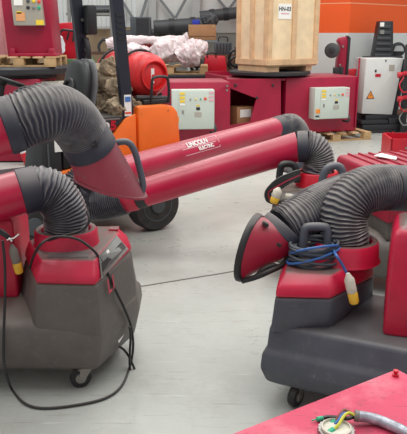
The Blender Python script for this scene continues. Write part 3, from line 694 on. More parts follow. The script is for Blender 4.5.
bm = new(); box(bm, (xx(336), 11.58, zz(72)), (.11, .08, .17), bev=.01); box(bm, (xx(341), 11.58, zz(72)), (.06, .08, .19), bev=.01); obj('clamp_block', bm, 'black_metal', hs)
bm = new(); box(bm, (xx(342), 11.8, zz(80)/2), (.35, .4, zz(80)), bev=.02); obj('pedestal', bm, 'machine_red', hs)
for x, y in ((343, 46.5), (340, 65)): bm = new(); q = P(x, y, 11.6); ring_lathe(bm, [(.02, 0), (.02, .025)], (q.x, 11.62, q.z), (0, -1, 0), 8); obj('bolt', bm, 'silver', hs)
bm = new(); prism(bm, [(xx(346), zz(78)), (xx(357), zz(78)), (xx(359), zz(69)), (xx(347), zz(70.5))], 11.75, 12.0, bev=.01, axis='y'); o = obj('red_bracket', bm, 'bright_red', hs)
# second round plate right edge
h2 = thing('round_fixture', 'dark half-round fixture with white cover at the right edge above the red hoses', 'fixture', (P(398, 60, 12.700).x, 12.800, 0))
c = P(398, 49.5, 12.700); bm = new(); ring_lathe(bm, [(.11, -.06), (.135, -.03), (.135, .02), (.1, .03)], c, (-.1, -1, 0), 32); obj('disc', bm, 'black_metal', h2)
bm = new(); prism(bm, [(c.x-.09, c.z-.03), (c.x+.09, c.z-.03), (c.x+.08, c.z+.03), (c.x+.04, c.z+.07), (c.x-.04, c.z+.07), (c.x-.08, c.z+.03)], 12.630, 12.670, axis='y'); obj('cover', bm, 'steel_light', h2)
bm = new(); box(bm, (c.x, 12.820, c.z/2), (.14, .15, c.z), bev=.01); obj('post', bm, 'black_metal', h2)
rs = thing('red_hose_stand', 'red piping stand with loose red cables at the right edge beside the white controller', 'stand', (P(405, 130, 11.2).x, 11.3, 0))
bm = new(); box(bm, (P(405.5, 100, 11.3).x, 11.35, .75), (.1, .1, 1.5), bev=.01); obj('post', bm, 'black_metal', rs)
for y, m in ((74, 'bright_red'), (98, 'bright_red'), (111, 'rust')):
    bm = new(); a = P(399, y+1, 11.2); tube(bm, [a, P(405, y-.5, 11.25), P(415, y-2, 11.3)], .035, 10); ring_lathe(bm, [(.05, -.02), (.05, .03)], a, (1, 0, 0), 12); obj('pipe', bm, m, rs)
for i, y in enumerate((85, 104, 118)):
    bm = new(); tube(bm, [P(404, y-8, 11.2), P(399.5, y, 11.15), P(403, y+7, 11.15), P(410, y+6, 11.2)], .012, 8); obj('cable', bm, 'bright_red' if i < 2 else 'grey', rs)
for i, (x0, x1) in enumerate(((385, 418), (392, 425))):
    bm = new(); pts = [G(x0+(x1-x0)*j/6, 131-i*3+2.5*math.sin(j*1.7+i), .012) for j in range(7)]; tube(bm, pts, .012, 8)
    tag(obj('floor_cable', bm, 'rust' if i else 'bright_red'), ['thin red cable on the floor at the right, nearest the black base', 'brown cable on the floor at the right edge behind the red cable'][i], 'cable')
bm = new(); box(bm, (P(406, 40, 14.5).x+.8, 14.6, 2.2), (1.9, .2, 4.4)); o = obj('wall_side', bm, 'clad2', None, 0); o['kind'] = 'structure'
simple('wall_sign', 'pale sign on the wall at the top right edge', 'sign', 'panel', lambda bm: box(bm, (P(405.5, 14, 14.46).x, 14.46, P(405, 14, 14.46).z), (.14, .03, .1), bev=.006))

# small red steel box, right, on floor
a = G(390, 160, 0); sb = thing('steel_box', 'small bright red steel box standing on the floor behind the ribbed red cover', 'box', (P(410, 140, 7.3).x, 7.4, 0))
zt4 = P(400, 139, 7.3).z
XS = Matrix.Translation((P(390.5, 150, 7.3).x, 7.3, 0)) @ Matrix.Rotation(-.06, 4, 'Z')
bm = new()
for c, s in (((.3, .01, zt4/2), (.6, .02, zt4)), ((.3, .49, zt4/2), (.6, .02, zt4)), ((.01, .25, zt4/2), (.02, .5, zt4)), ((.59, .25, zt4/2), (.02, .5, zt4)), ((.3, .25, .02), (.6, .5, .02))): box(bm, c, s, XS)
obj('box_shell', bm, 'bright_red', sb, 0)
for x in (.17, .3): bm = new(); ring_lathe(bm, [(.012, 0), (.012, .012)], XS @ V((x, 0, zt4-.1)), XS.to_3x3() @ V((0, -1, 0)), 8); obj('bolt', bm, 'silver', sb)

# ------------------------------------------------------------------ forklift
FA = math.radians(215)
fk = thing('forklift', 'orange and black forklift truck with dark roof posts behind the left extractor hoses', 'forklift', (-.667, 5.87, 0), FA)
XF = wmat(fk)
def F(x, y, z): return XF @ V((x, y, z))
prof = [(-.2, .38), (-.235, .7), (-.21, 1.02), (-.16, 1.075), (-.06, 1.09), (.19, 1.09), (.19, .62), (.17, .5), (.12, .38)]
bm = new(); prism(bm, prof, -.5, .5, XF, bev=.035, axis='y'); obj('counterweight', bm, 'orange', fk)
bm = new(); prism(bm, [(.205, .5), (.205, 1.03), (.30, 1.0), (.42, .87), (.55, .68), (1.0, .6), (1.0, .5)], .25, .495, XF, bev=.012, axis='y'); prism(bm, [(.205, .5), (.205, 1.03), (.30, 1.0), (.42, .87), (.42, .5)], -.49, .26, XF, bev=.012, axis='y'); obj('side_panel', bm, 'orange', fk)
bm = new(); prism(bm, [(.3, .99), (.34, 1.02), (.85, 1.02), (.85, .64), (.58, .68), (.45, .87)], -.27, .48, XF, bev=.01, axis='y'); sk = obj('engine_cover', bm, 'black', fk)
bm = new(); prism(bm, [(.86, .3), (.86, .9), (1.0, .88), (1.06, .5), (1.2, .42), (1.72, .42), (1.72, .3)], .12, .47, XF, bev=.01, axis='y'); cbd = obj('cab_body', bm, 'black', fk)
bm = new(); box(bm, (1.29, -.18, .36), (.86, .6, .12), XF, bev=.01); obj('floor_plate', bm, 'black_metal', fk)
bm = new(); box(bm, (.88, .474, .83), (.07, .008, .1), XF); obj('sticker', bm, 'paper', cbd, 0)
bm = new(); box(bm, (.97, .474, .7), (.012, .008, .3), XF); obj('edge_strip', bm, 'dark_grey', cbd, 0)
bm = new(); box(bm, (.75, 0, .38), (1.1, .9, .26), XF, bev=.02); obj('chassis', bm, 'black_metal', fk)
text('lettering', 'D', .085, XF @ basis((.475, .484, .945), (-1, 0, 0), (0, 0, 1)), 'paper', sk, bold=.003)
text('lettering', '5', .1, XF @ basis((.41, .484, .945), (-1, 0, 0), (0, 0, 1)), 'bright_red', sk, bold=.006)
bm = new(); box(bm, (.5, .485, 1.0), (.3, .006, .012), XF); obj('trim_strip', bm, 'silver', sk, 0)
def wheel(x, y, r, wd):
    bm = new(); ax = XF.to_3x3() @ V((0, 1, 0)); s = 1 if y > 0 else -1
    ring_lathe(bm, [(r*.62, -wd/2), (r*.93, -wd/2), (r, -wd*.32), (r, wd*.32), (r*.93, wd/2), (r*.62, wd/2)], F(x, y, r), ax, 40)
    wh = obj('wheel', bm, 'tyre', fk)
    bm = new(); ring_lathe(bm, [(r*.6, s*wd*.3), (r*.62, s*wd*.52), (r*.5, s*wd*.45), (r*.3, s*wd*.35), (r*.28, s*wd*.6), (.02, s*wd*.62)], F(x, y, r), ax, 28); obj('hub', bm, 'dark_grey', wh)
wheel(0.02, .42, .23, .17); wheel(0.02, -.42, .23, .17); wheel(1.15, .46, .24, .18); wheel(1.15, -.46, .24, .18)
def post(a, b, w, d, nm='roof_post', m='navy'):
    a, b = V(a), V(b); bm = new(); t = (b-a).normalized(); s = V((0, 1, 0)); u = s.cross(t)
    loft(bm, [[XF @ (p+u*w/2*i+s*d/2*j) for i, j in ((-1, -1), (1, -1), (1, 1), (-1, 1))] for p in (a, b)]); bevel(bm, .008)
    return obj(nm, bm, m, fk)
pn = post((.26, .455, .93), (.345, .455, 2.1), .095, .05)
for i in range(5):
    z = 1.62+i*.045; s = .26+(z-.93)/(2.1-.93)*.085; bm = new(); box(bm, (s, .481, z), (.06, .008, .022), XF); obj('vent_slot', bm, 'black', pn, 0)
s = .3; bm = new(); box(bm, (.272, .482, 1.1), (.062, .004, .17), XF); st = obj('sticker', bm, 'paper', pn, 0)
bm = new(); box(bm, (.272, .485, 1.15), (.05, .003, .04), XF); obj('printed_mark', bm, 'lime', st, 0)
bm = new(); box(bm, (.272, .485, 1.04), (.055, .003, .015), XF); obj('printed_mark', bm, 'red_button', st, 0)
pf = post((.175, -.46, .93), (.265, -.46, 2.1), .1, .05)
bm = new(); box(bm, (.16, -.38, 1.78), (.1, .1, .26), XF, bev=.02); tube(bm, [F(.2, -.4, 1.62), F(.2, -.36, 1.5), F(.2, -.38, 1.3)], .025, 8); obj('work_lamp', bm, 'black', pf)
for z, mm in ((1.78, 'silver'), (1.52, 'silver'), (1.45, 'silver'), (1.36, 'grey')):
    s = .175+(z-.93)/(2.1-.93)*.09; bm = new(); ring_lathe(bm, [(.014, 0), (.014, .012)], F(s-.02, -.425, z), XF.to_3x3() @ V((0, 1, 0)), 8); obj('bolt', bm, mm, pf)
post((1.66, .46, .4), (1.25, .46, 2.1), .09, .07); post((1.66, -.46, .4), (1.25, -.46, 2.1), .09, .07)
for y in (-.46, -.23, 0, .23, .46): post((.26, y, 2.12), (1.3, y, 2.12), .05, .05, 'roof_bar')
for x in (.3, 1.27):
    bm = new(); box(bm, (x, 0, 2.1), (.07, .98, .07), XF, bev=.008); obj('roof_bar', bm, 'navy', fk)
# seat
bm = new(); n = 14
def seat_ring(z, hw, th, off):
    return [F(off+.05+th*.5*math.sin(a), hw*.94*(abs(math.cos(a))**.6)*(1 if math.cos(a) > 0 else -1), z) for a in [2*PI*i/24 for i in range(24)]]
loft(bm, [seat_ring(z, h, t_, o_) for z, h, t_, o_ in ((1.0, .2, .12, .5), (1.1, .24, .14, .47), (1.25, .23, .13, .44), (1.35, .2, .13, .42), (1.42, .15, .11, .41), (1.45, .08, .07, .405))])
sb_ = obj('seat_back', bm, 'seat', fk, 60)
bm = new(); loft(bm, [seat_ring(z, h, t_, o_) for z, h, t_, o_ in ((1.0, .21, .05, .42), (1.1, .25, .06, .39), (1.25, .24, .06, .36), (1.36, .21, .06, .345), (1.43, .16, .05, .34), (1.455, .09, .03, .34))]); obj('back_shell', bm, 'seat_grey', sb_, 60)
bm = new(); tube(bm, [F(.55, -.1, 1.08), F(.57, -.1, 1.2), F(.55, -.05, 1.28), F(.55, .05, 1.28), F(.57, .1, 1.2), F(.55, .1, 1.08)], .018, 8); obj('seam_welt', bm, 'black', sb_)
bm = new(); box(bm, (.66, 0, 1.055), (.4, .46, .12), XF, bev=.04); obj('seat_cushion', bm, 'seat', fk)
# steering wheel
c = F(1.13, .02, 1.31); ax = (XF.to_3x3() @ V((-.35, 0, 1))).normalized(); u = ax.orthogonal().normalized(); ww = ax.cross(u)
bm = new(); pts = [c+(u*math.cos(2*PI*i/28)+ww*math.sin(2*PI*i/28))*.17 for i in range(29)]; tube(bm, pts, .016, 10, smooth=False)
for a in (.3, 2.4, 4.5): tube(bm, [c, c+(u*math.cos(a)+ww*math.sin(a))*.17], .011, 8)
ring_lathe(bm, [(.04, -.03), (.05, .0), (.03, .02)], c, ax, 16); sw = obj('steering_wheel', bm, 'black', fk)
bm = new(); tube(bm, [c, F(1.35, .02, .4)], .03, 10); obj('steering_column', bm, 'black', fk)
for dx, dy in ((0, .1), (-.05, .16)):
    bm = new(); a = F(1.1+dx, dy+.1, 1.22); b = F(.93+dx, dy+.1, 1.27); tube(bm, [F(1.25+dx, dy+.1, .98), a, b], .013, 8); tube(bm, [b, F(.85+dx, dy+.1, 1.26)], .022, 8); obj('lever', bm, 'black', fk)
XG = XF @ Matrix.Translation((-.04, 0, 0))
def FG(x, y, z): return XG @ V((x, y, z))
# cradle for gas bottle
bm = new()
for y in (-.3, .2): box(bm, (.0, y, 1.105), (.3, .05, .03), XG, bev=.006)
for y in (-.3, .2): tube(bm, [FG(.14, y, 1.1), FG(.17, y, 1.16)], .02, 8); tube(bm, [FG(-.14, y, 1.1), FG(-.17, y, 1.16)], .02, 8)
cz, rg = 1.32, .195
for y in (-.25, .15): tube(bm, [FG((rg+.012)*math.cos(a), y, cz+(rg+.012)*math.sin(a)) for a in [2*PI*i/28 for i in range(29)]], .012, 8, smooth=False)
tube(bm, [FG(-.09, .46, 1.1), FG(-.09, .47, 1.2), FG(-.08, .47, 1.29), FG(-.05, .47, 1.315), FG(.04, .47, 1.315), FG(.07, .47, 1.29), FG(.08, .47, 1.2), FG(.08, .46, 1.1)], .012, 8)
box(bm, (.02, .36, 1.11), (.26, .2, .04), XG, bev=.01); tube(bm, [FG(-.1, .42, 1.13), FG(.2, .42, 1.15)], .022, 8)
obj('bottle_cradle', bm, 'black', fk)
gc = thing('gas_bottle', 'red gas bottle lying across the back of the orange forklift', 'gas bottle', FG(-.03, 0, cz-rg), FA)
bm = new(); ax = XF.to_3x3() @ V((0, 1, 0))
ring_lathe(bm, [(.05, -.46), (.12, -.445), (.165, -.4), (rg-.006, -.33), (rg-.004, .24), (.18, .31), (.145, .355), (.07, .38), (.02, .385)], FG(0, 0, cz), ax, 40); obj('tank', bm, 'gas_red', gc, 60)
bm = new(); a = FG(.02, .335, cz); quadplate(bm, FG(.03, .37, cz-.06), FG(-.0, .37, cz-.06), FG(-.0, .375, cz+.06), FG(.03, .375, cz+.06), th=.006, off=.006); obj('arrow_label', bm, 'paper', gc, 0)
bm = new(); prism(bm, [(.05, cz-.05), (-.02, cz-.05), (.015, cz-.1)], .363, .375, XG, axis='y'); obj('arrow_label', bm, 'paper', gc, 0)
bm = new(); ring_lathe(bm, [(.12, .355), (.125, .365), (.125, .40), (.115, .40), (.115, .365)], FG(0, 0, cz), ax, 28, cap=False); obj('collar_ring', bm, 'gas_red', gc)
# sacks behind the seat
sk_spots = [(.27, .28, 1.07, .1, .12), (.32, .12, 1.08, .11, .12), (.26, -.1, 1.1, .12, .13), (.27, .2, 1.19, .1, .12), (.3, .02, 1.23, .12, .13), (.28, -.16, 1.27, .11, .12), (.27, .06, 1.35, .09, .11), (.36, .36, 1.06, .07, .1), (.2, .38, 1.05, .06, .09)]
for i, (x, y, z, r, L_) in enumerate(sk_spots):
    x -= .06; r *= 1.05
    blob([F(x, y-L_, z), F(x, y-L_*.4, z), F(x, y+L_*.4, z+.01), F(x, y+L_, z-.01)], (r*.35, r, r*.95, r*.3), 'burlap', 'burlap_sack', 'crumpled brown burlap sack heaped between the forklift seat and the gas bottle', 'sack', 'burlap sacks behind the seat', amp=.045, fr=11)
# white and red barrier post beyond the hose
bp = thing('barrier_post', 'short white post with red foot on the floor, seen under the upper hose', 'post', G(29, 165, 0))
g = G(29, 165, 0); bm = new(); tube(bm, [g+V((0, 0, .0)), g+V((-.06, 0, .16))], .05, 12, smooth=False); obj('foot', bm, 'bright_red', bp)
bm = new(); tube(bm, [g+V((-.05, 0, .12)), g+V((-.09, 0, .4))], .045, 12, smooth=False); obj('post_tube', bm, 'white', bp)

# ------------------------------------------------------------------ fume extractors
def cuff(name, par, a, b, r, m='cuff', lip=True):
    a, b = V(a), V(b); bm = new(); t = (b-a); L_ = t.length
    ring_lathe(bm, [(r-.004, 0), (r, .004), (r, L_*.5), (r*1.015, L_*.52), (r*1.015, L_-.004), (r-.004, L_)], a, t, 44, False); return obj(name, bm, m, par, 50)
def arm(par, a, b, r=.1):
    bm = new(); a, b = V(a), V(b); tube(bm, [a, b], r, 48, False, False); return obj('arm_tube', bm, 'arm_red', par, 60)
def caster(par, c, ang, r=.05):
    """swivel caster touching the floor; top plate at body underside"""
    X = Matrix.Translation((c[0], c[1], 0)) @ Matrix.Rotation(ang, 4, 'Z')
    bm = new(); box(bm, (.03, 0, .108), (.09, .08, .008), X, bev=.002)
    for s in (-1, 1): prism(bm, [(-.015, r-.012), (.015, r-.012), (.06, .106), (0, .106)], s*.022-.002, s*.022+.002, X, axis='y')
    ring_lathe(bm, [(.025, .09), (.025, .106)], X @ V((.03, 0, 0)), (0, 0, 1), 16); cs = obj('caster', bm, 'silver', par, 0)
    bm = new(); ring_lathe(bm, [(r*.5, -.018), (r*.9, -.018), (r, -.01), (r, .01), (r*.9, .018), (r*.5, .018)], X @ V((0, 0, r)), X.to_3x3() @ V((0, 1, 0)), 28); wh = obj('wheel', bm, 'black', cs)
    bm = new(); ring_lathe(bm, [(r*.5, -.019), (r*.45, -.012), (.012, -.021), (.012, .021), (r*.45, .012), (r*.5, .019)], X @ V((0, 0, r)), X.to_3x3() @ V((0, 1, 0)), 20); obj('hub', bm, 'silver', wh)
def hull_base(name, par, poly, zs, m, bev=.03):
    """poly at body widest; zs = [(scale_inset, z)] uses inward offset"""
    cx = sum(p[0] for p in poly)/len(poly); cy = sum(p[1] for p in poly)/len(poly)
    def off(d):
        n = len(poly); out = []
        for i in range(n):
            p0, p1, p2 = V(poly[i-1]), V(poly[i]), V(poly[(i+1) % n])
            e1, e2 = (p1-p0).normalized(), (p2-p1).normalized()
            n1, n2 = V((-e1.y, e1.x)), V((-e2.y, e2.x)); bis = (n1+n2).normalized(); k_ = d/max(.35, bis.dot(n1))
            out.append(tuple(p1+bis*k_))
        return out
    bm = new(); levels(bm, [(off(d), z) for d, z in zs], bev, 3); return obj(name, bm, m, par, 40)
def collar(par, c, z0, z1, r, rin):
    bm = new(); cc = (c[0], c[1], 0)
    ring_lathe(bm, [(r+.012, z0), (r+.004, z0+.02), (r, z1-.012), (r-.008, z1), (rin+.006, z1), (rin, z1-.006), (rin, z0)], cc, (0, 0, 1), 56, False); return obj('hose_collar', bm, 'plastic_red', par, 50)
def handle(par, pts, r=.014, m='grey_handle', name='handle'):
    bm = new(); tube(bm, pts, r, 12); return obj(name, bm, m, par, 60)
def hood(par, c0, ax, r0, co, A, B_, m, lip='cuff', lipw=.012):
    """oblique suction hood: round at c0 (normal ax), opening centre co with half axes A, B_"""
    c0, ax, co, A, B_ = V(c0), V(ax).normalized(), V(co), V(A), V(B_)
    u = (A-ax*A.dot(ax)).normalized(); w_ = B_.normalized(); w_ = (w_-ax*w_.dot(ax)-u*w_.dot(u)).normalized(); n = 48
    r0s = [c0+(u*math.cos(2*PI*i/n)+w_*math.sin(2*PI*i/n))*r0 for i in range(n)]
    r1s = [co+A*math.cos(2*PI*i/n)+B_*math.sin(2*PI*i/n) for i in range(n)]
    rings = []
    for k_ in range(9):
        t = k_/8; rings.append([a.lerp(b, t) for a, b in zip(r0s, r1s)])
    bm = new(); loft(bm, rings, False, False)
    inner = [[p.lerp(sum(rr, V())/n, .04) for p in rr] for rr in rings]; loft(bm, list(reversed(inner)), False, False)
    h = obj('hood', bm, m, par, 60)
    nrm = A.cross(B_).normalized()
    if nrm.dot(co-c0) < 0: nrm = -nrm
    bm = new(); o1 = [co+(p-co)*1.03 for p in r1s]; o2 = [co+(p-co)*1.035+nrm*lipw for p in r1s]; i2 = [co+(p-co)*.93+nrm*lipw for p in r1s]; i1 = [co+(p-co)*.93-nrm*.004 for p in r1s]
    o0 = [p+(q-p).normalized()*lipw*1.3+(p-co).normalized()*.004 for p, q in zip(r1s, r0s)]; om = [p+(q-p).normalized()*lipw*1.5-(p-co).normalized()*.004 for p, q in zip(r1s, r0s)]
    loft(bm, [om, o0, o1, o2, i2, i1], False, False); obj('hood_rim', bm, lip, h, 50)
    bm = new(); q = [co+(p-co)*.94+nrm*.001 for p in r1s]; q2 = [co+(p-co)*.94+nrm*.004 for p in r1s]; loft(bm, [q, q2]); obj('mesh_screen', bm, 'black', h)
    return h
def plug(par, a, b, r=.02, m1='plug_grey', m2='plug_yellow'):
    a, b = V(a), V(b); t = b-a; L_ = t.length
    bm = new(); ring_lathe(bm, [(r*.35, -L_*.1), (r*.6, 0), (r, L_*.12), (r, L_*.55), (r*.9, L_*.6)], a, t, 20); p_ = obj('plug', bm, m1, par, 50)
    bm = new(); ring_lathe(bm, [(r*.92, L_*.6), (r*1.0, L_*.63), (r*.95, L_*.95), (r*.8, L_)], a, t, 20); e = lab(obj('plug_end', bm, m2, p_, 50), 'yellow plug end'); return p_

# ---- extractor 1 (left)
c1 = V((-.672, 3.045, 0))
e1 = thing('fume_extractor', 'left mobile welding-fume extractor, grey body with red cap, black cable trailing on the floor', 'fume extractor', (-.95, 3.05, 0), 0, 'mobile fume extractors')
hull_base('base_body', e1, [(-2.0, 2.765), (-.485, 2.745), (-.345, 3.12), (-.35, 3.34), (-2.0, 3.36)], [(.07, .1), (.02, .13), (-.012, .27), (-.005, .35), (.04, .385), (.16, .42)], 'body_grey', .02)
bm = new(); levels(bm, [([(-.79, 2.75), (-.475, 2.735), (-.335, 3.12), (-.36, 3.36), (-.8, 3.36), (-.98, 3.1)], .30),
                        ([(-.755, 2.745), (-.483, 2.725), (-.375, 3.22), (-.41, 3.375), (-.78, 3.375), (-.9, 3.1)], .57)], .022, 3); obj('tower_body', bm, 'body_grey', e1, 40)
bm = new(); levels(bm, [([(-.755, 2.742), (-.481, 2.722), (-.373, 3.22), (-.41, 3.38), (-.78, 3.38), (-.9, 3.1)], .568),
                        ([(-.755, 2.745), (-.484, 2.727), (-.378, 3.22), (-.415, 3.378), (-.78, 3.378), (-.9, 3.1)], .60),
                        ([(-.742, 2.80), (-.492, 2.79), (-.445, 3.22), (-.465, 3.33), (-.75, 3.34), (-.87, 3.08)], .668)], .014, 3); cap1 = obj('top_cap', bm, 'plastic_red', e1, 40)
bm = new(); 
box(bm, (-.625, 2.865, .6685), (.19, .09, .003), bev=.001); obj('recess_lid', bm, 'cuff', cap1)
bm = new(); box(bm, (-.47, 3.27, .672), (.05, .06, .012), bev=.004); obj('latch', bm, 'plastic_red', cap1)
# label plate on the sloping nose face
b0, b1 = V((-.481, 2.73, .60)), V((-.378, 3.22, .60)); t0, t1 = V((-.492, 2.79, .668)), V((-.445, 3.22, .668))
t0 = t0+V((0, 0, 0)); 
def nf(u, v): return b0.lerp(b1, u).lerp(t0.lerp(t1, u), v)
bm = new(); quadplate(bm, nf(.1, -.25), nf(.86, -.05), nf(.88, .98), nf(.12, .98), .003, .003); lp_ = lab(obj('label_plate', bm, 'grey', cap1, 0), 'grey instruction plate with a black stripe')
bm = new(); quadplate(bm, nf(.14, .05), nf(.84, .12), nf(.85, .5), nf(.15, .5), .003, .005); obj('black_stripe', bm, 'black', lp_, 0)
bm = new(); quadplate(bm, nf(.14, -.22), nf(.84, -.0), nf(.84, .1), nf(.14, .02), .003, .005); obj('silver_strip', bm, 'silver', lp_, 0)
bm = new(); quadplate(bm, nf(.35, .58), nf(.43, .58), nf(.43, .8), nf(.35, .8), .003, .006); obj('paper_spot', bm, 'paper', lp_, 0)
# hand painted L1 on the nose
g0, g1 = V((-.479, 2.73, .57)), V((-.377, 3.21, .57)); k0, k1 = V((-.472, 2.74, .3)), V((-.337, 3.12, .3))
def nb(u, v): return g0.lerp(g1, u).lerp(k0.lerp(k1, u), v)
xd = (nb(.8, .2)-nb(.2, .2)).normalized(); yd = nb(.3, 0)-nb(.3, .6); nz_ = xd.cross(yd).normalized()
text('lettering', 'L1', .1, basis(nb(.3, .2)+nz_*.012, xd, yd), 'mark_pink', e1, bold=.0015)
collar(e1, c1, .655, .742, .152, .118)
# filter box with red door, left
hull_base('filter_box', e1, [(-2.0, 2.95), (-.9, 2.94), (-.93, 3.33), (-2.0, 3.35)], [(0, .415), (0, .80), (.02, .83), (.05, .845)], 'plastic_red', .02)
# hoses and arms
pts = [V((c1.x, c1.y, .67)), V((c1.x, c1.y, .74)), P(65.5, 214, 3.04), P(60.5, 202.5, 3.03), P(53, 193.5, 3.02), P(43, 188.5, 3.0), P(34.5, 188.5, 2.99)]
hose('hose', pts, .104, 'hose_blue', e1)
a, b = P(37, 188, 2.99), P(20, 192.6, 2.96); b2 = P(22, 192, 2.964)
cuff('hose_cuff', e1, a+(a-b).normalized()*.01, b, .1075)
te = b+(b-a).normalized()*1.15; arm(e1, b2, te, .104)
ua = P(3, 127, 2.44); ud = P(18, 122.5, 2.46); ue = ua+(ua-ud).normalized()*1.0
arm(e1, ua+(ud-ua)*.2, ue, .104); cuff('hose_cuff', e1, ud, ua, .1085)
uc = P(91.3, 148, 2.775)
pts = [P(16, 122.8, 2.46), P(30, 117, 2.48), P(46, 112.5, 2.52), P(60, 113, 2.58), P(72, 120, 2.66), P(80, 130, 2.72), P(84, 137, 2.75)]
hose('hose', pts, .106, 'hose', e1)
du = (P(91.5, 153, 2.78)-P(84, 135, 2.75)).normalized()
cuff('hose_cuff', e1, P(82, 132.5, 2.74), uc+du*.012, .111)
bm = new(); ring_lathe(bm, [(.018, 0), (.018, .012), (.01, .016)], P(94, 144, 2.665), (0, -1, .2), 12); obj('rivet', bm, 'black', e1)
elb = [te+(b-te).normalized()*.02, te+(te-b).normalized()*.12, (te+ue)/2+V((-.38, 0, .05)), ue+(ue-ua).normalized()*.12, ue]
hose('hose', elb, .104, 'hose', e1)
# hood: oblique, opening down-left
L_, R_ = P(76, 176, 2.80), P(146, 197, 2.86)
A = (R_-L_)/2; co = (L_+R_)/2; Bv = V((.02, .115, .0))
h1 = hood(e1, uc, du, .106, co, A, Bv, 'hood_red', 'hood_red', .006)
handle(h1, [P(113, 145, 2.82), P(120, 142, 2.82), P(128, 142.5, 2.83), P(134, 150, 2.84), P(139, 166, 2.855), P(143, 184, 2.86), P(142, 192, 2.86)], .0145)
# caster + cable + plug
caster(e1, (-.597, 2.83), .35, .052); caster(e1, (-.5, 3.22), 1.0, .05); caster(e1, (-1.8, 2.85), 1.0); caster(e1, (-1.8, 3.22), 1.0)
S = 1.975
cb = [(5, 80, 2.7), (9, 120, 2.7), (10, 180, 2.71), (7, 300, 2.72), (13, 345, 2.70)]
pts = [P(x/S, 200+y/S, Y) for x, y, Y in cb]+[G(x/S, 200+y/S, .009) for x, y in ((24, 375), (48, 401), (85, 411), (150, 405), (208, 391), (240, 367), (256, 330))]
pts += [P(x/S, 200+y/S, Y) for x, y, Y in ((263, 290, 3.0), (259, 250, 2.99), (246, 215, 2.95), (229, 180, 2.92), (207, 133, 2.86), (186, 101, 2.84), (152, 77, 2.85), (110, 73, 2.83), (82, 86, 2.73), (66, 112, 2.8), (59, 135, 2.85))]
bm = new(); tube(bm, pts, .0062, 10); pcb = obj('power_cable', bm, 'black', e1)
bm = new(); tube(bm, [P(x/S, 200+y/S, Y) for x, y, Y in ((172, 22, 2.93), (176, 42, 2.9), (160, 60, 2.89), (120, 72, 2.87), (95, 80, 2.8))], .006, 10); obj('power_cable', bm, 'black', e1)
bm = new(); tube(bm, [P(x/S, 200+y/S, Y) for x, y, Y in ((222, 288, 2.93), (238, 291, 2.97), (252, 305, 2.99), (266, 335, 3.0), (266, 345, 3.0), (258, 340, 3.0), (256, 315, 2.98), (258, 270, 2.98), (256, 250, 2.965))], .0062, 10); obj('power_cable', bm, 'black', e1)
bm = new(); quadplate(bm, P(118, 340, 2.93), P(124, 332, 2.99), P(124.5, 334, 2.99), P(119, 343, 2.93), .002, .0); obj('scuff_plate', bm, 'paper', e1, 0)
bm = new()
for i in range(3): tube(bm, [P(-6, 228+2*i, 2.85), P(2, 231+i*1.5, 2.83), P(8, 236+i, 2.83), P(12, 241, 2.85)], .008, 8)
obj('cable_bundle', bm, 'black', e1)
bm = new(); tube(bm, [P(7, 240, 2.82), P(10, 239, 2.81), P(14, 238, 2.81), P(19, 234, 2.82)], .003, 6); tube(bm, [P(9, 238, 2.82), P(12, 241.5, 2.81)], .004, 6); obj('cable_tie', bm, 'paper', e1)
plug(e1, P(12.5, 247, 2.86), P(19.5, 273, 2.87), .021)

# ---- extractor 2 (right)
e2 = thing('fume_extractor', 'right mobile welding-fume extractor with a blue cable coiled round its handle', 'fume extractor', (.75, 2.85, 0), 0, 'mobile fume extractors')
c2 = G(345, 239.5, .745)
zb2, zt_2 = .565, .66
B2 = [G(275, 298, zb2), G(331, 299.5, zb2), G(374, 277.5, zb2)]
T2 = [G(284.5, 271, zt_2), G(333, 274, zt_2), G(369, 256, zt_2)]
xy = lambda v: (v.x, v.y)
back = [(.83, 3.06), (.7, 3.16), (.40, 3.06)]
botp = [xy(q) for q in B2]+back; topp = [xy(q) for q in T2]+[(.80, 3.03), (.69, 3.12), (.43, 3.03)]
midp = [tuple(V(p).lerp(V(q), .15)) for p, q in zip(botp, topp)]
bm = new(); levels(bm, [(botp, zb2), (midp, zb2+.05), (topp, zt_2)], .014, 3); cap2 = obj('top_cap', bm, 'plastic_red', e2, 40)
twb = [xy(G(269.5, 332, .385)), xy(G(330.5, 331, .385)), xy(G(374, 296, .385)), (.85, 3.08), (.72, 3.18), (.42, 3.02)]
bm = new(); levels(bm, [(twb, .375), (botp, zb2-.002)], .016, 3); obj('tower_body', bm, 'body_blue', e2, 40)
f0, f1 = G(268, 387, .1), G(310, 397, .1); dd = (f1-f0).normalized()
fr_ = f0+dd*1.5; nrm = V((-dd.y, dd.x, 0))
basep = [(f0.x-.026, f0.y+.0), xy(fr_), xy(fr_+nrm*.62), (.50, 3.2), (.40, 3.0)]
hull_base('base_body', e2, basep, [(.055, .1), (.012, .13), (-.012, .2), (-.006, .27), (.012, .30), (.02, .395), (.035, .41)], 'body_blue', .014)
collar(e2, c2, .655, .748, .154, .118)
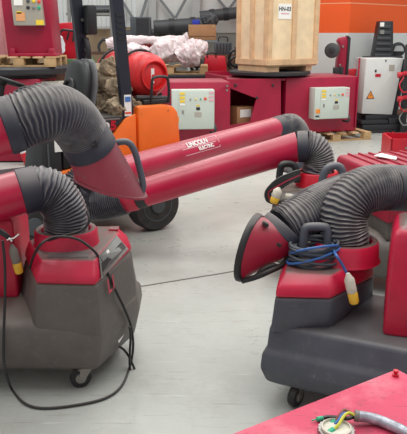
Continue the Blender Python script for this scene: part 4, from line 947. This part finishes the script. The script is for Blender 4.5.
# handle with coil
hb = [G(300.5, 262, .66), G(328.5, 262, .66)]
hz = P(0, 227, hb[0].y).z
a, b = hb; up = V((0, 0, 1))
hn = handle(e2, [a, a+up*(hz-.66)*.6+V((.008, 0, 0)), a+up*(hz-.66)*.92+V((.014, 0, 0)), a.lerp(b, .25)+up*(hz-.66), a.lerp(b, .75)+up*(hz-.66), b+up*(hz-.66)*.92-V((.014, 0, 0)), b+up*(hz-.66)*.6-V((.008, 0, 0)), b], .02)
cc = (a+b)/2+V((0, -.035, 0)); pts = []; random.seed(3)
for i in range(15*13):
    t = i/15; an = 2*PI*t; lay = t/13
    rx = .095+.013*math.sin(t*2.1); ry = .066+.01*math.cos(t*1.7)
    z = .668+.095*(abs((lay*2.6) % 2-1))+.012*math.sin(an+t*1.3)
    pts.append(V((cc.x-.012+rx*math.cos(an), cc.y+ry*math.sin(an), z)))
bm = new(); tube(bm, pts, .0068, 8); cl = lab(obj('coiled_cable', bm, 'cable_teal', e2), 'grey-blue cable wound round the handle')
pts = []
for i in range(15*2):
    t = i/15; an = 2*PI*t+1
    pts.append(V((cc.x-.012+(.11+.006*math.sin(t*3))*math.cos(an), cc.y+.076*math.sin(an), .69+.03*t+.03*math.sin(an+1.2+t))))
for q in ((336, 255), (342, 264), (348, 276)): pts.append(P(q[0], q[1], 2.62))
bm = new(); tube(bm, pts, .0062, 8); lab(obj('coiled_cable', bm, 'cable_blue', e2), 'bright blue outer turns of the cable')
plug(e2, P(348.5, 276, 2.6), P(354.5, 303, 2.6), .022, 'plug_white', 'plug_yellow')
handle(e2, [P(309, 240, 2.93), P(311, 228, 2.93), P(315, 209, 2.93), P(319, 201, 2.93), P(326, 198, 2.95), P(332, 200, 3.0)], .0155)
# filter box right
fb = [(.768, 2.55), (1.5, 2.32), (1.62, 2.64), (.86, 2.87)]
hull_base('filter_box', e2, fb, [(0, .405), (0, .62), (.006, .82), (.016, .87), (.05, .89)], 'plastic_red', .025)
# main hose and arm
pts = [V((c2.x, c2.y, .67)), V((c2.x, c2.y, .75)), P(343.5, 226, 2.85), P(345, 211, 2.86), P(352, 199, 2.88), P(363, 191, 2.91), P(376, 188, 2.95), P(388, 187.5, 2.98)]
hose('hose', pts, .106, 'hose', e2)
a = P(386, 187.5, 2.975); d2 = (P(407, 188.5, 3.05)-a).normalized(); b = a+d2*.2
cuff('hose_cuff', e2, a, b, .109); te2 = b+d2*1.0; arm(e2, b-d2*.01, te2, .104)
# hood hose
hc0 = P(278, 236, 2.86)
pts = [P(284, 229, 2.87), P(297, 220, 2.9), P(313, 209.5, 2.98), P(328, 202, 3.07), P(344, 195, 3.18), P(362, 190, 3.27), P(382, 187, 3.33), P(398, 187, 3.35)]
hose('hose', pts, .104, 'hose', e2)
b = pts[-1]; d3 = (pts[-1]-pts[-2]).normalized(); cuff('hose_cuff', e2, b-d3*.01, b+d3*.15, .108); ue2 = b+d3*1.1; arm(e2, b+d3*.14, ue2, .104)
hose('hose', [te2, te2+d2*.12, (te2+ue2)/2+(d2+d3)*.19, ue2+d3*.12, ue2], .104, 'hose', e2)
dh = (hc0-P(297, 220, 2.9)).normalized()
cuff('hose_cuff', e2, P(285.5, 228, 2.872), hc0, .109)
for x, y in ((265.5, 224), (278, 244)):
    bm = new(); q = P(x, y, 2.76); box(bm, (0, 0, 0), (.03, .03, .018), Matrix.Translation(q) @ Matrix.Rotation(.6, 4, 'Y'), bev=.006); obj('clip', bm, 'black', e2)
U_, D_ = P(261, 215, 2.86), P(240, 281, 2.77)
A = (U_-D_)/2; co = (U_+D_)/2+V((.0, 0, 0)); Bv = V((.045, .11, -.05))
h2_ = hood(e2, hc0, dh, .106, co, A, Bv, 'hood2_red', 'black', .014)
handle(h2_, [P(242, 281, 2.76), P(256, 277, 2.74), P(270, 271, 2.74), P(282, 265, 2.78), P(288, 257, 2.82), P(290, 251, 2.86)], .013, 'black')
handle(h2_, [P(256, 276, 2.75), P(264, 269, 2.745), P(274, 265, 2.76), P(276, 268, 2.76)], .01, 'black')
caster(e2, (.425, 2.66), .9, .052); caster(e2, (.5, 3.05), 2.2, .05)

# ---- extractor 3 (behind)
e3 = thing('fume_extractor', 'rear mobile fume extractor with the long lettered red arm and ribbed red cover', 'fume extractor', (.95, 4.5, 0), 0, 'mobile fume extractors')
off3 = V((.158, 1.655, 0))
c3 = V((.802, 4.5, 0))
sh_ = lambda pl: [(x+off3.x, y+off3.y) for x, y in pl]
bm = new(); levels(bm, [(sh_(twb), .375), (sh_(botp), zb2-.002)], .022, 3); obj('tower_body', bm, 'body_grey', e3, 40)
bm = new(); levels(bm, [(sh_(botp), zb2), (sh_(midp), zb2+.03), (sh_(topp), .625)], .014, 3); obj('top_cap', bm, 'body_grey', e3, 40)
hull_base('base_body', e3, [(x+off3.x, y+off3.y) for x, y in basep], [(.06, .1), (.015, .13), (-.012, .24), (0, .33), (.03, .375), (.1, .405)], 'body_grey', .02)
bm = new(); ring_lathe(bm, [(.165, .59), (.152, .62), (.148, .715), (.14, .725), (.12, .725), (.118, .6)], (c3.x, c3.y, 0), (0, 0, 1), 48, False); obj('hose_collar', bm, 'bright_red', e3, 50)
pts = [V((c3.x, c3.y, .66)), V((c3.x, c3.y, .73)), P(319, 166, 4.5), P(317.5, 155, 4.5), P(312.5, 148, 4.5), P(304, 145.5, 4.5)]
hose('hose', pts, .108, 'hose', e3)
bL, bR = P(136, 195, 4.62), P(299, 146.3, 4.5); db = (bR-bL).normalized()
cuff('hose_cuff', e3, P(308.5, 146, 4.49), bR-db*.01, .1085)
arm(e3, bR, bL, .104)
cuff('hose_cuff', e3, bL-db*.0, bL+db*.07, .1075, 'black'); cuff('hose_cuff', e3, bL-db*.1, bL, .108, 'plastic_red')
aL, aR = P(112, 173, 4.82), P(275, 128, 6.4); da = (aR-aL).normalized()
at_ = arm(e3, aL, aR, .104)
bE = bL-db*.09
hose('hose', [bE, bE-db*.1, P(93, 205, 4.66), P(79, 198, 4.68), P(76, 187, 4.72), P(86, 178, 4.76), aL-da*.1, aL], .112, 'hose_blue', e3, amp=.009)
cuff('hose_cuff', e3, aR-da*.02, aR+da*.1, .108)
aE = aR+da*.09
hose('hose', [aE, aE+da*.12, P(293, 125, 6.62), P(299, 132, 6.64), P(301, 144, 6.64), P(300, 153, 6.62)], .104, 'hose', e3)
h0 = P(299.5, 151, 6.62); hd = (P(295, 166, 6.55)-h0).normalized()
h3 = hood(e3, h0, hd, .106, P(289, 172, 6.5), (P(279, 170, 6.5)-P(299, 174, 6.5))/2, V((.0, .12, -.02)), 'cuff', 'black')
# lettering on the arm
tc0 = P(199, 147.5, 5.45); s_ = (tc0-aL).dot(da); ctr = aL+da*s_
tocam = (V((0, 0, CAMH))-ctr); tocam = (tocam-da*tocam.dot(da)).normalized(); upv = (V((0, 0, 1))-da*da.z); upv = (upv-tocam*0).normalized()
nrm_ = (tocam*.86+upv*.3).normalized()
Xt = basis(ctr+nrm_*.1055, da, nrm_.cross(da))
text('lettering', 'LINCOLN', .06, Xt @ Matrix.Translation((-.02, .024, .001)), 'paper', at_, wrap=.1055, bold=.002)
text('lettering', 'ELECTRIC', .044, Xt @ Matrix.Translation((.06, -.03, .001)), 'paper', at_, wrap=.1055, bold=.001)
bm = new()
for y0, x0, x1 in ((.052, .13, .24), (-.058, -.2, .24), (-.004, -.22, .2)):
    box(bm, ((x0+x1)/2, y0, 0), (x1-x0, .006, .001))
for xx_, y0, y1 in ((.24, -.058, .052),): box(bm, (xx_, (y0+y1)/2, 0), (.006, y1-y0, .001))
bmesh.ops.subdivide_edges(bm, edges=bm.edges[:], cuts=1)
for v in bm.verts:
    an = v.co.y/.1055; rr = .1065+v.co.z; v.co = V((v.co.x, rr*math.sin(an), rr*math.cos(an)-.1055))
bm.transform(Xt); obj('logo_outline', bm, 'pink_label', at_, 0)
# handles, cables, plug on extractor 3 deck
handle(e3, [P(279, 185, 4.38), P(280, 171, 4.38), P(283, 164.5, 4.38), P(292, 164.5, 4.4), P(296, 170, 4.4), P(297, 182, 4.4)], .024, 'black')
handle(e3, [P(321, 192, 4.2), P(323, 177, 4.2), P(328, 168, 4.2), P(337, 166, 4.22), P(342, 171, 4.22), P(343, 186, 4.22)], .026)
random.seed(5)
for i in range(6):
    bm = new(); j = random.uniform(-2, 2)
    tube(bm, [P(300, 170+i*1.6, 4.3), P(287, 174+i*1.7+j, 4.25), P(275, 181+i*2.2, 4.24), P(266+i*.8, 191+j, 4.24), P(267+i*1.4, 200+j, 4.24), P(275+i, 204, 4.25)], .008, 8); obj('power_cable', bm, 'black' if i != 3 else 'hood2_red', e3)
plug(e3, P(278.5, 189, 4.18), P(273.5, 203, 4.18), .03, 'plug_white', 'plug_yellow')
bm = new(); q = P(285.5, 195.5, 4.22); ring_lathe(bm, [(.016, 0), (.018, .03), (.015, .05)], q, (1, -.3, -.1), 16); obj('plug', bm, 'plug_white', e3)
# ribbed red cover
k4 = [G(336.5, 154.5, .8), V((1.72, 4.95, .8)), V((1.95, 4.12, .8)), V((1.16, 3.95, .8))]
fbp = [xy(k4[3]), xy(k4[2]), xy(k4[1]), xy(k4[0])]
fo = hull_base('ribbed_cover', e3, fbp, [(0, .50), (0, .77), (.015, .8)], 'cover_red', .012)
for i in range(1, 9):
    u = i/9; p0 = k4[0].lerp(k4[1], u); p1 = k4[3].lerp(k4[2], u); p0, p1 = p0.lerp(p1, .03), p1.lerp(p0, .03)
    bm = new(); sd = (k4[1]-k4[0]).normalized()*.011
    loft(bm, [[p-sd+V((0, 0, -.01)), p-sd*.6+V((0, 0, .012)), p+sd*.6+V((0, 0, .012)), p+sd+V((0, 0, -.01))] for p in (p0, p1)]); obj('ridge', bm, 'hood2_red', fo, 0)
hull_base('cover_base', e3, fbp, [(.02, .38), (.02, .51)], 'body_grey', .01)
# paper on the cover
pp = [G(374, 156, .815), G(396, 160, .815), G(397, 157.5, .815), G(381, 153.5, .815)]
bm = new(); loft(bm, [[p+V((0, 0, .0)) for p in pp], [p+V((0, 0, .004)) for p in pp]]); tag(obj('paper_sheet', bm, 'paper', None, 0), 'white sheet of paper lying on the ribbed red cover', 'paper')

# ------------------------------------------------------------------ foreground red machine top with the cable
zt5 = .78
kc = G(397, 368.5, zt5); kl = G(229, 434.5, zt5)
dl = (kl-kc).normalized(); dr_ = V((-dl.y, dl.x, 0))
if dr_.x < 0: dr_ = -dr_
q0, q1, q2, q3 = kc, kc+dl*1.1, kc+dl*1.1+dr_*.85, kc+dr_*.85
ft = thing('red_machine_top', 'scuffed red steel machine top in the foreground at the lower right', 'machine', (kc+dl*.55+dr_*.42)*1)
ft.location.z = 0
fpoly = [xy(q) for q in (q0, q1, q2, q3)]
bm = new(); levels(bm, [(fpoly, .05), (fpoly, zt5-.004), ([tuple(V(p).lerp(V(xy((q0+q2)/2)), .004)) for p in fpoly], zt5)], .004); obj('housing', bm, 'table_red', ft, 30)
bm = new(); c_ = (q0+q2)/2; box(bm, (0, 0, .026), (1.0, .75, .05), Matrix.Translation((c_.x, c_.y, 0)) @ Matrix.Rotation(math.atan2(dl.y, dl.x), 4, 'Z')); obj('plinth', bm, 'black_metal', ft, 0)
q = G(395.5, 376, zt5); bm = new(); ring_lathe(bm, [(.009, -.002), (.009, .006), (.005, .007), (.005, .012), (.007, .013), (.007, .017)], q, (0, 0, 1), 14); obj('screw', bm, 'bright_red', ft)
ac = thing('armoured_cable', 'braided cable with stripped coloured wires lying on the foreground red machine top', 'cable', G(380, 420, zt5))
rz = zt5+.0135
pts = [G(357, 416, rz+.008), G(366, 417, rz+.004), G(378, 420, rz), G(392, 425.5, rz), G(405, 432, rz), G(425, 446, rz)]
bm = new(); tube(bm, pts, .0125, 16); obj('sheath', bm, 'braid', ac)
bm = new(); tube(bm, [G(359, 416.3, rz+.008), G(354.5, 415.5, rz+.009)], .0135, 16, smooth=False); obj('sheath_end', bm, 'plug_grey', ac)
def wire(ps, m, r=.0036):
    bm = new(); tube(bm, [G(x, y, z) for x, y, z in ps], r, 8); return obj('wire', bm, m, ac)
def ferrule(w_, a, b, r=.0055):
    bm = new(); a, b = V(a), V(b); t = b-a; L_ = t.length; ring_lathe(bm, [(r*.8, 0), (r, .002), (r*1.1, L_), (r*.3, L_+.001), (.0018, L_+.014)], a, t, 12); obj('ferrule', bm, 'wire_green', w_)
w_ = wire(((355, 416, rz+.006), (347, 418.5, rz+.006), (337, 417.5, rz), (328, 417, rz-.006), (322, 418, rz-.008)), 'black', .0048); ferrule(w_, G(323, 418, rz-.007), G(317, 419.3, rz-.007))
w_ = wire(((355, 415, rz+.01), (349, 411.5, rz+.014), (344, 410, rz+.016), (341, 413, rz+.014), (337, 419, rz+.004), (334, 422, rz-.002)), 'wire_brown'); ferrule(w_, G(335.5, 420.5, rz), G(331, 423.5, rz-.004))
w_ = wire(((355, 416, rz+.008), (350, 413.5, rz+.012), (343, 414, rz+.013), (339, 420, rz+.006), (335, 424, rz+.0)), 'wire_blue')
w_ = wire(((355, 415.5, rz+.01), (349, 413, rz+.015), (344, 416, rz+.015), (339, 424, rz+.008), (333, 430, rz+.0)), 'wire_yellow'); ferrule(w_, G(334, 429, rz+.001), G(328, 433.5, rz-.004), .0065)
w_ = wire(((355, 417, rz+.004), (349, 418.5, rz+.003), (344, 418, rz+.006)), 'wire_brown')
cn_ = thing('cable_connector', 'round toothed metal connector at the bottom edge beside the loose wires', 'connector', G(336, 433, zt5))
g = G(336, 433.5, zt5)
bm = new(); n = 44; R0 = .042
loft(bm, [[g+V((math.cos(2*PI*i/n)*(R0*(1 if i % 2 else .93)), math.sin(2*PI*i/n)*(R0*(1 if i % 2 else .93)), z)) for i in range(n)] for z in (.0, .012)]); obj('toothed_ring', bm, 'silver', cn_, 0)
bm = new(); ring_lathe(bm, [(.034, .011), (.034, .018), (.03, .02), (.03, .014)], g, (0, 0, 1), 32); obj('insert', bm, 'plug_white', cn_)
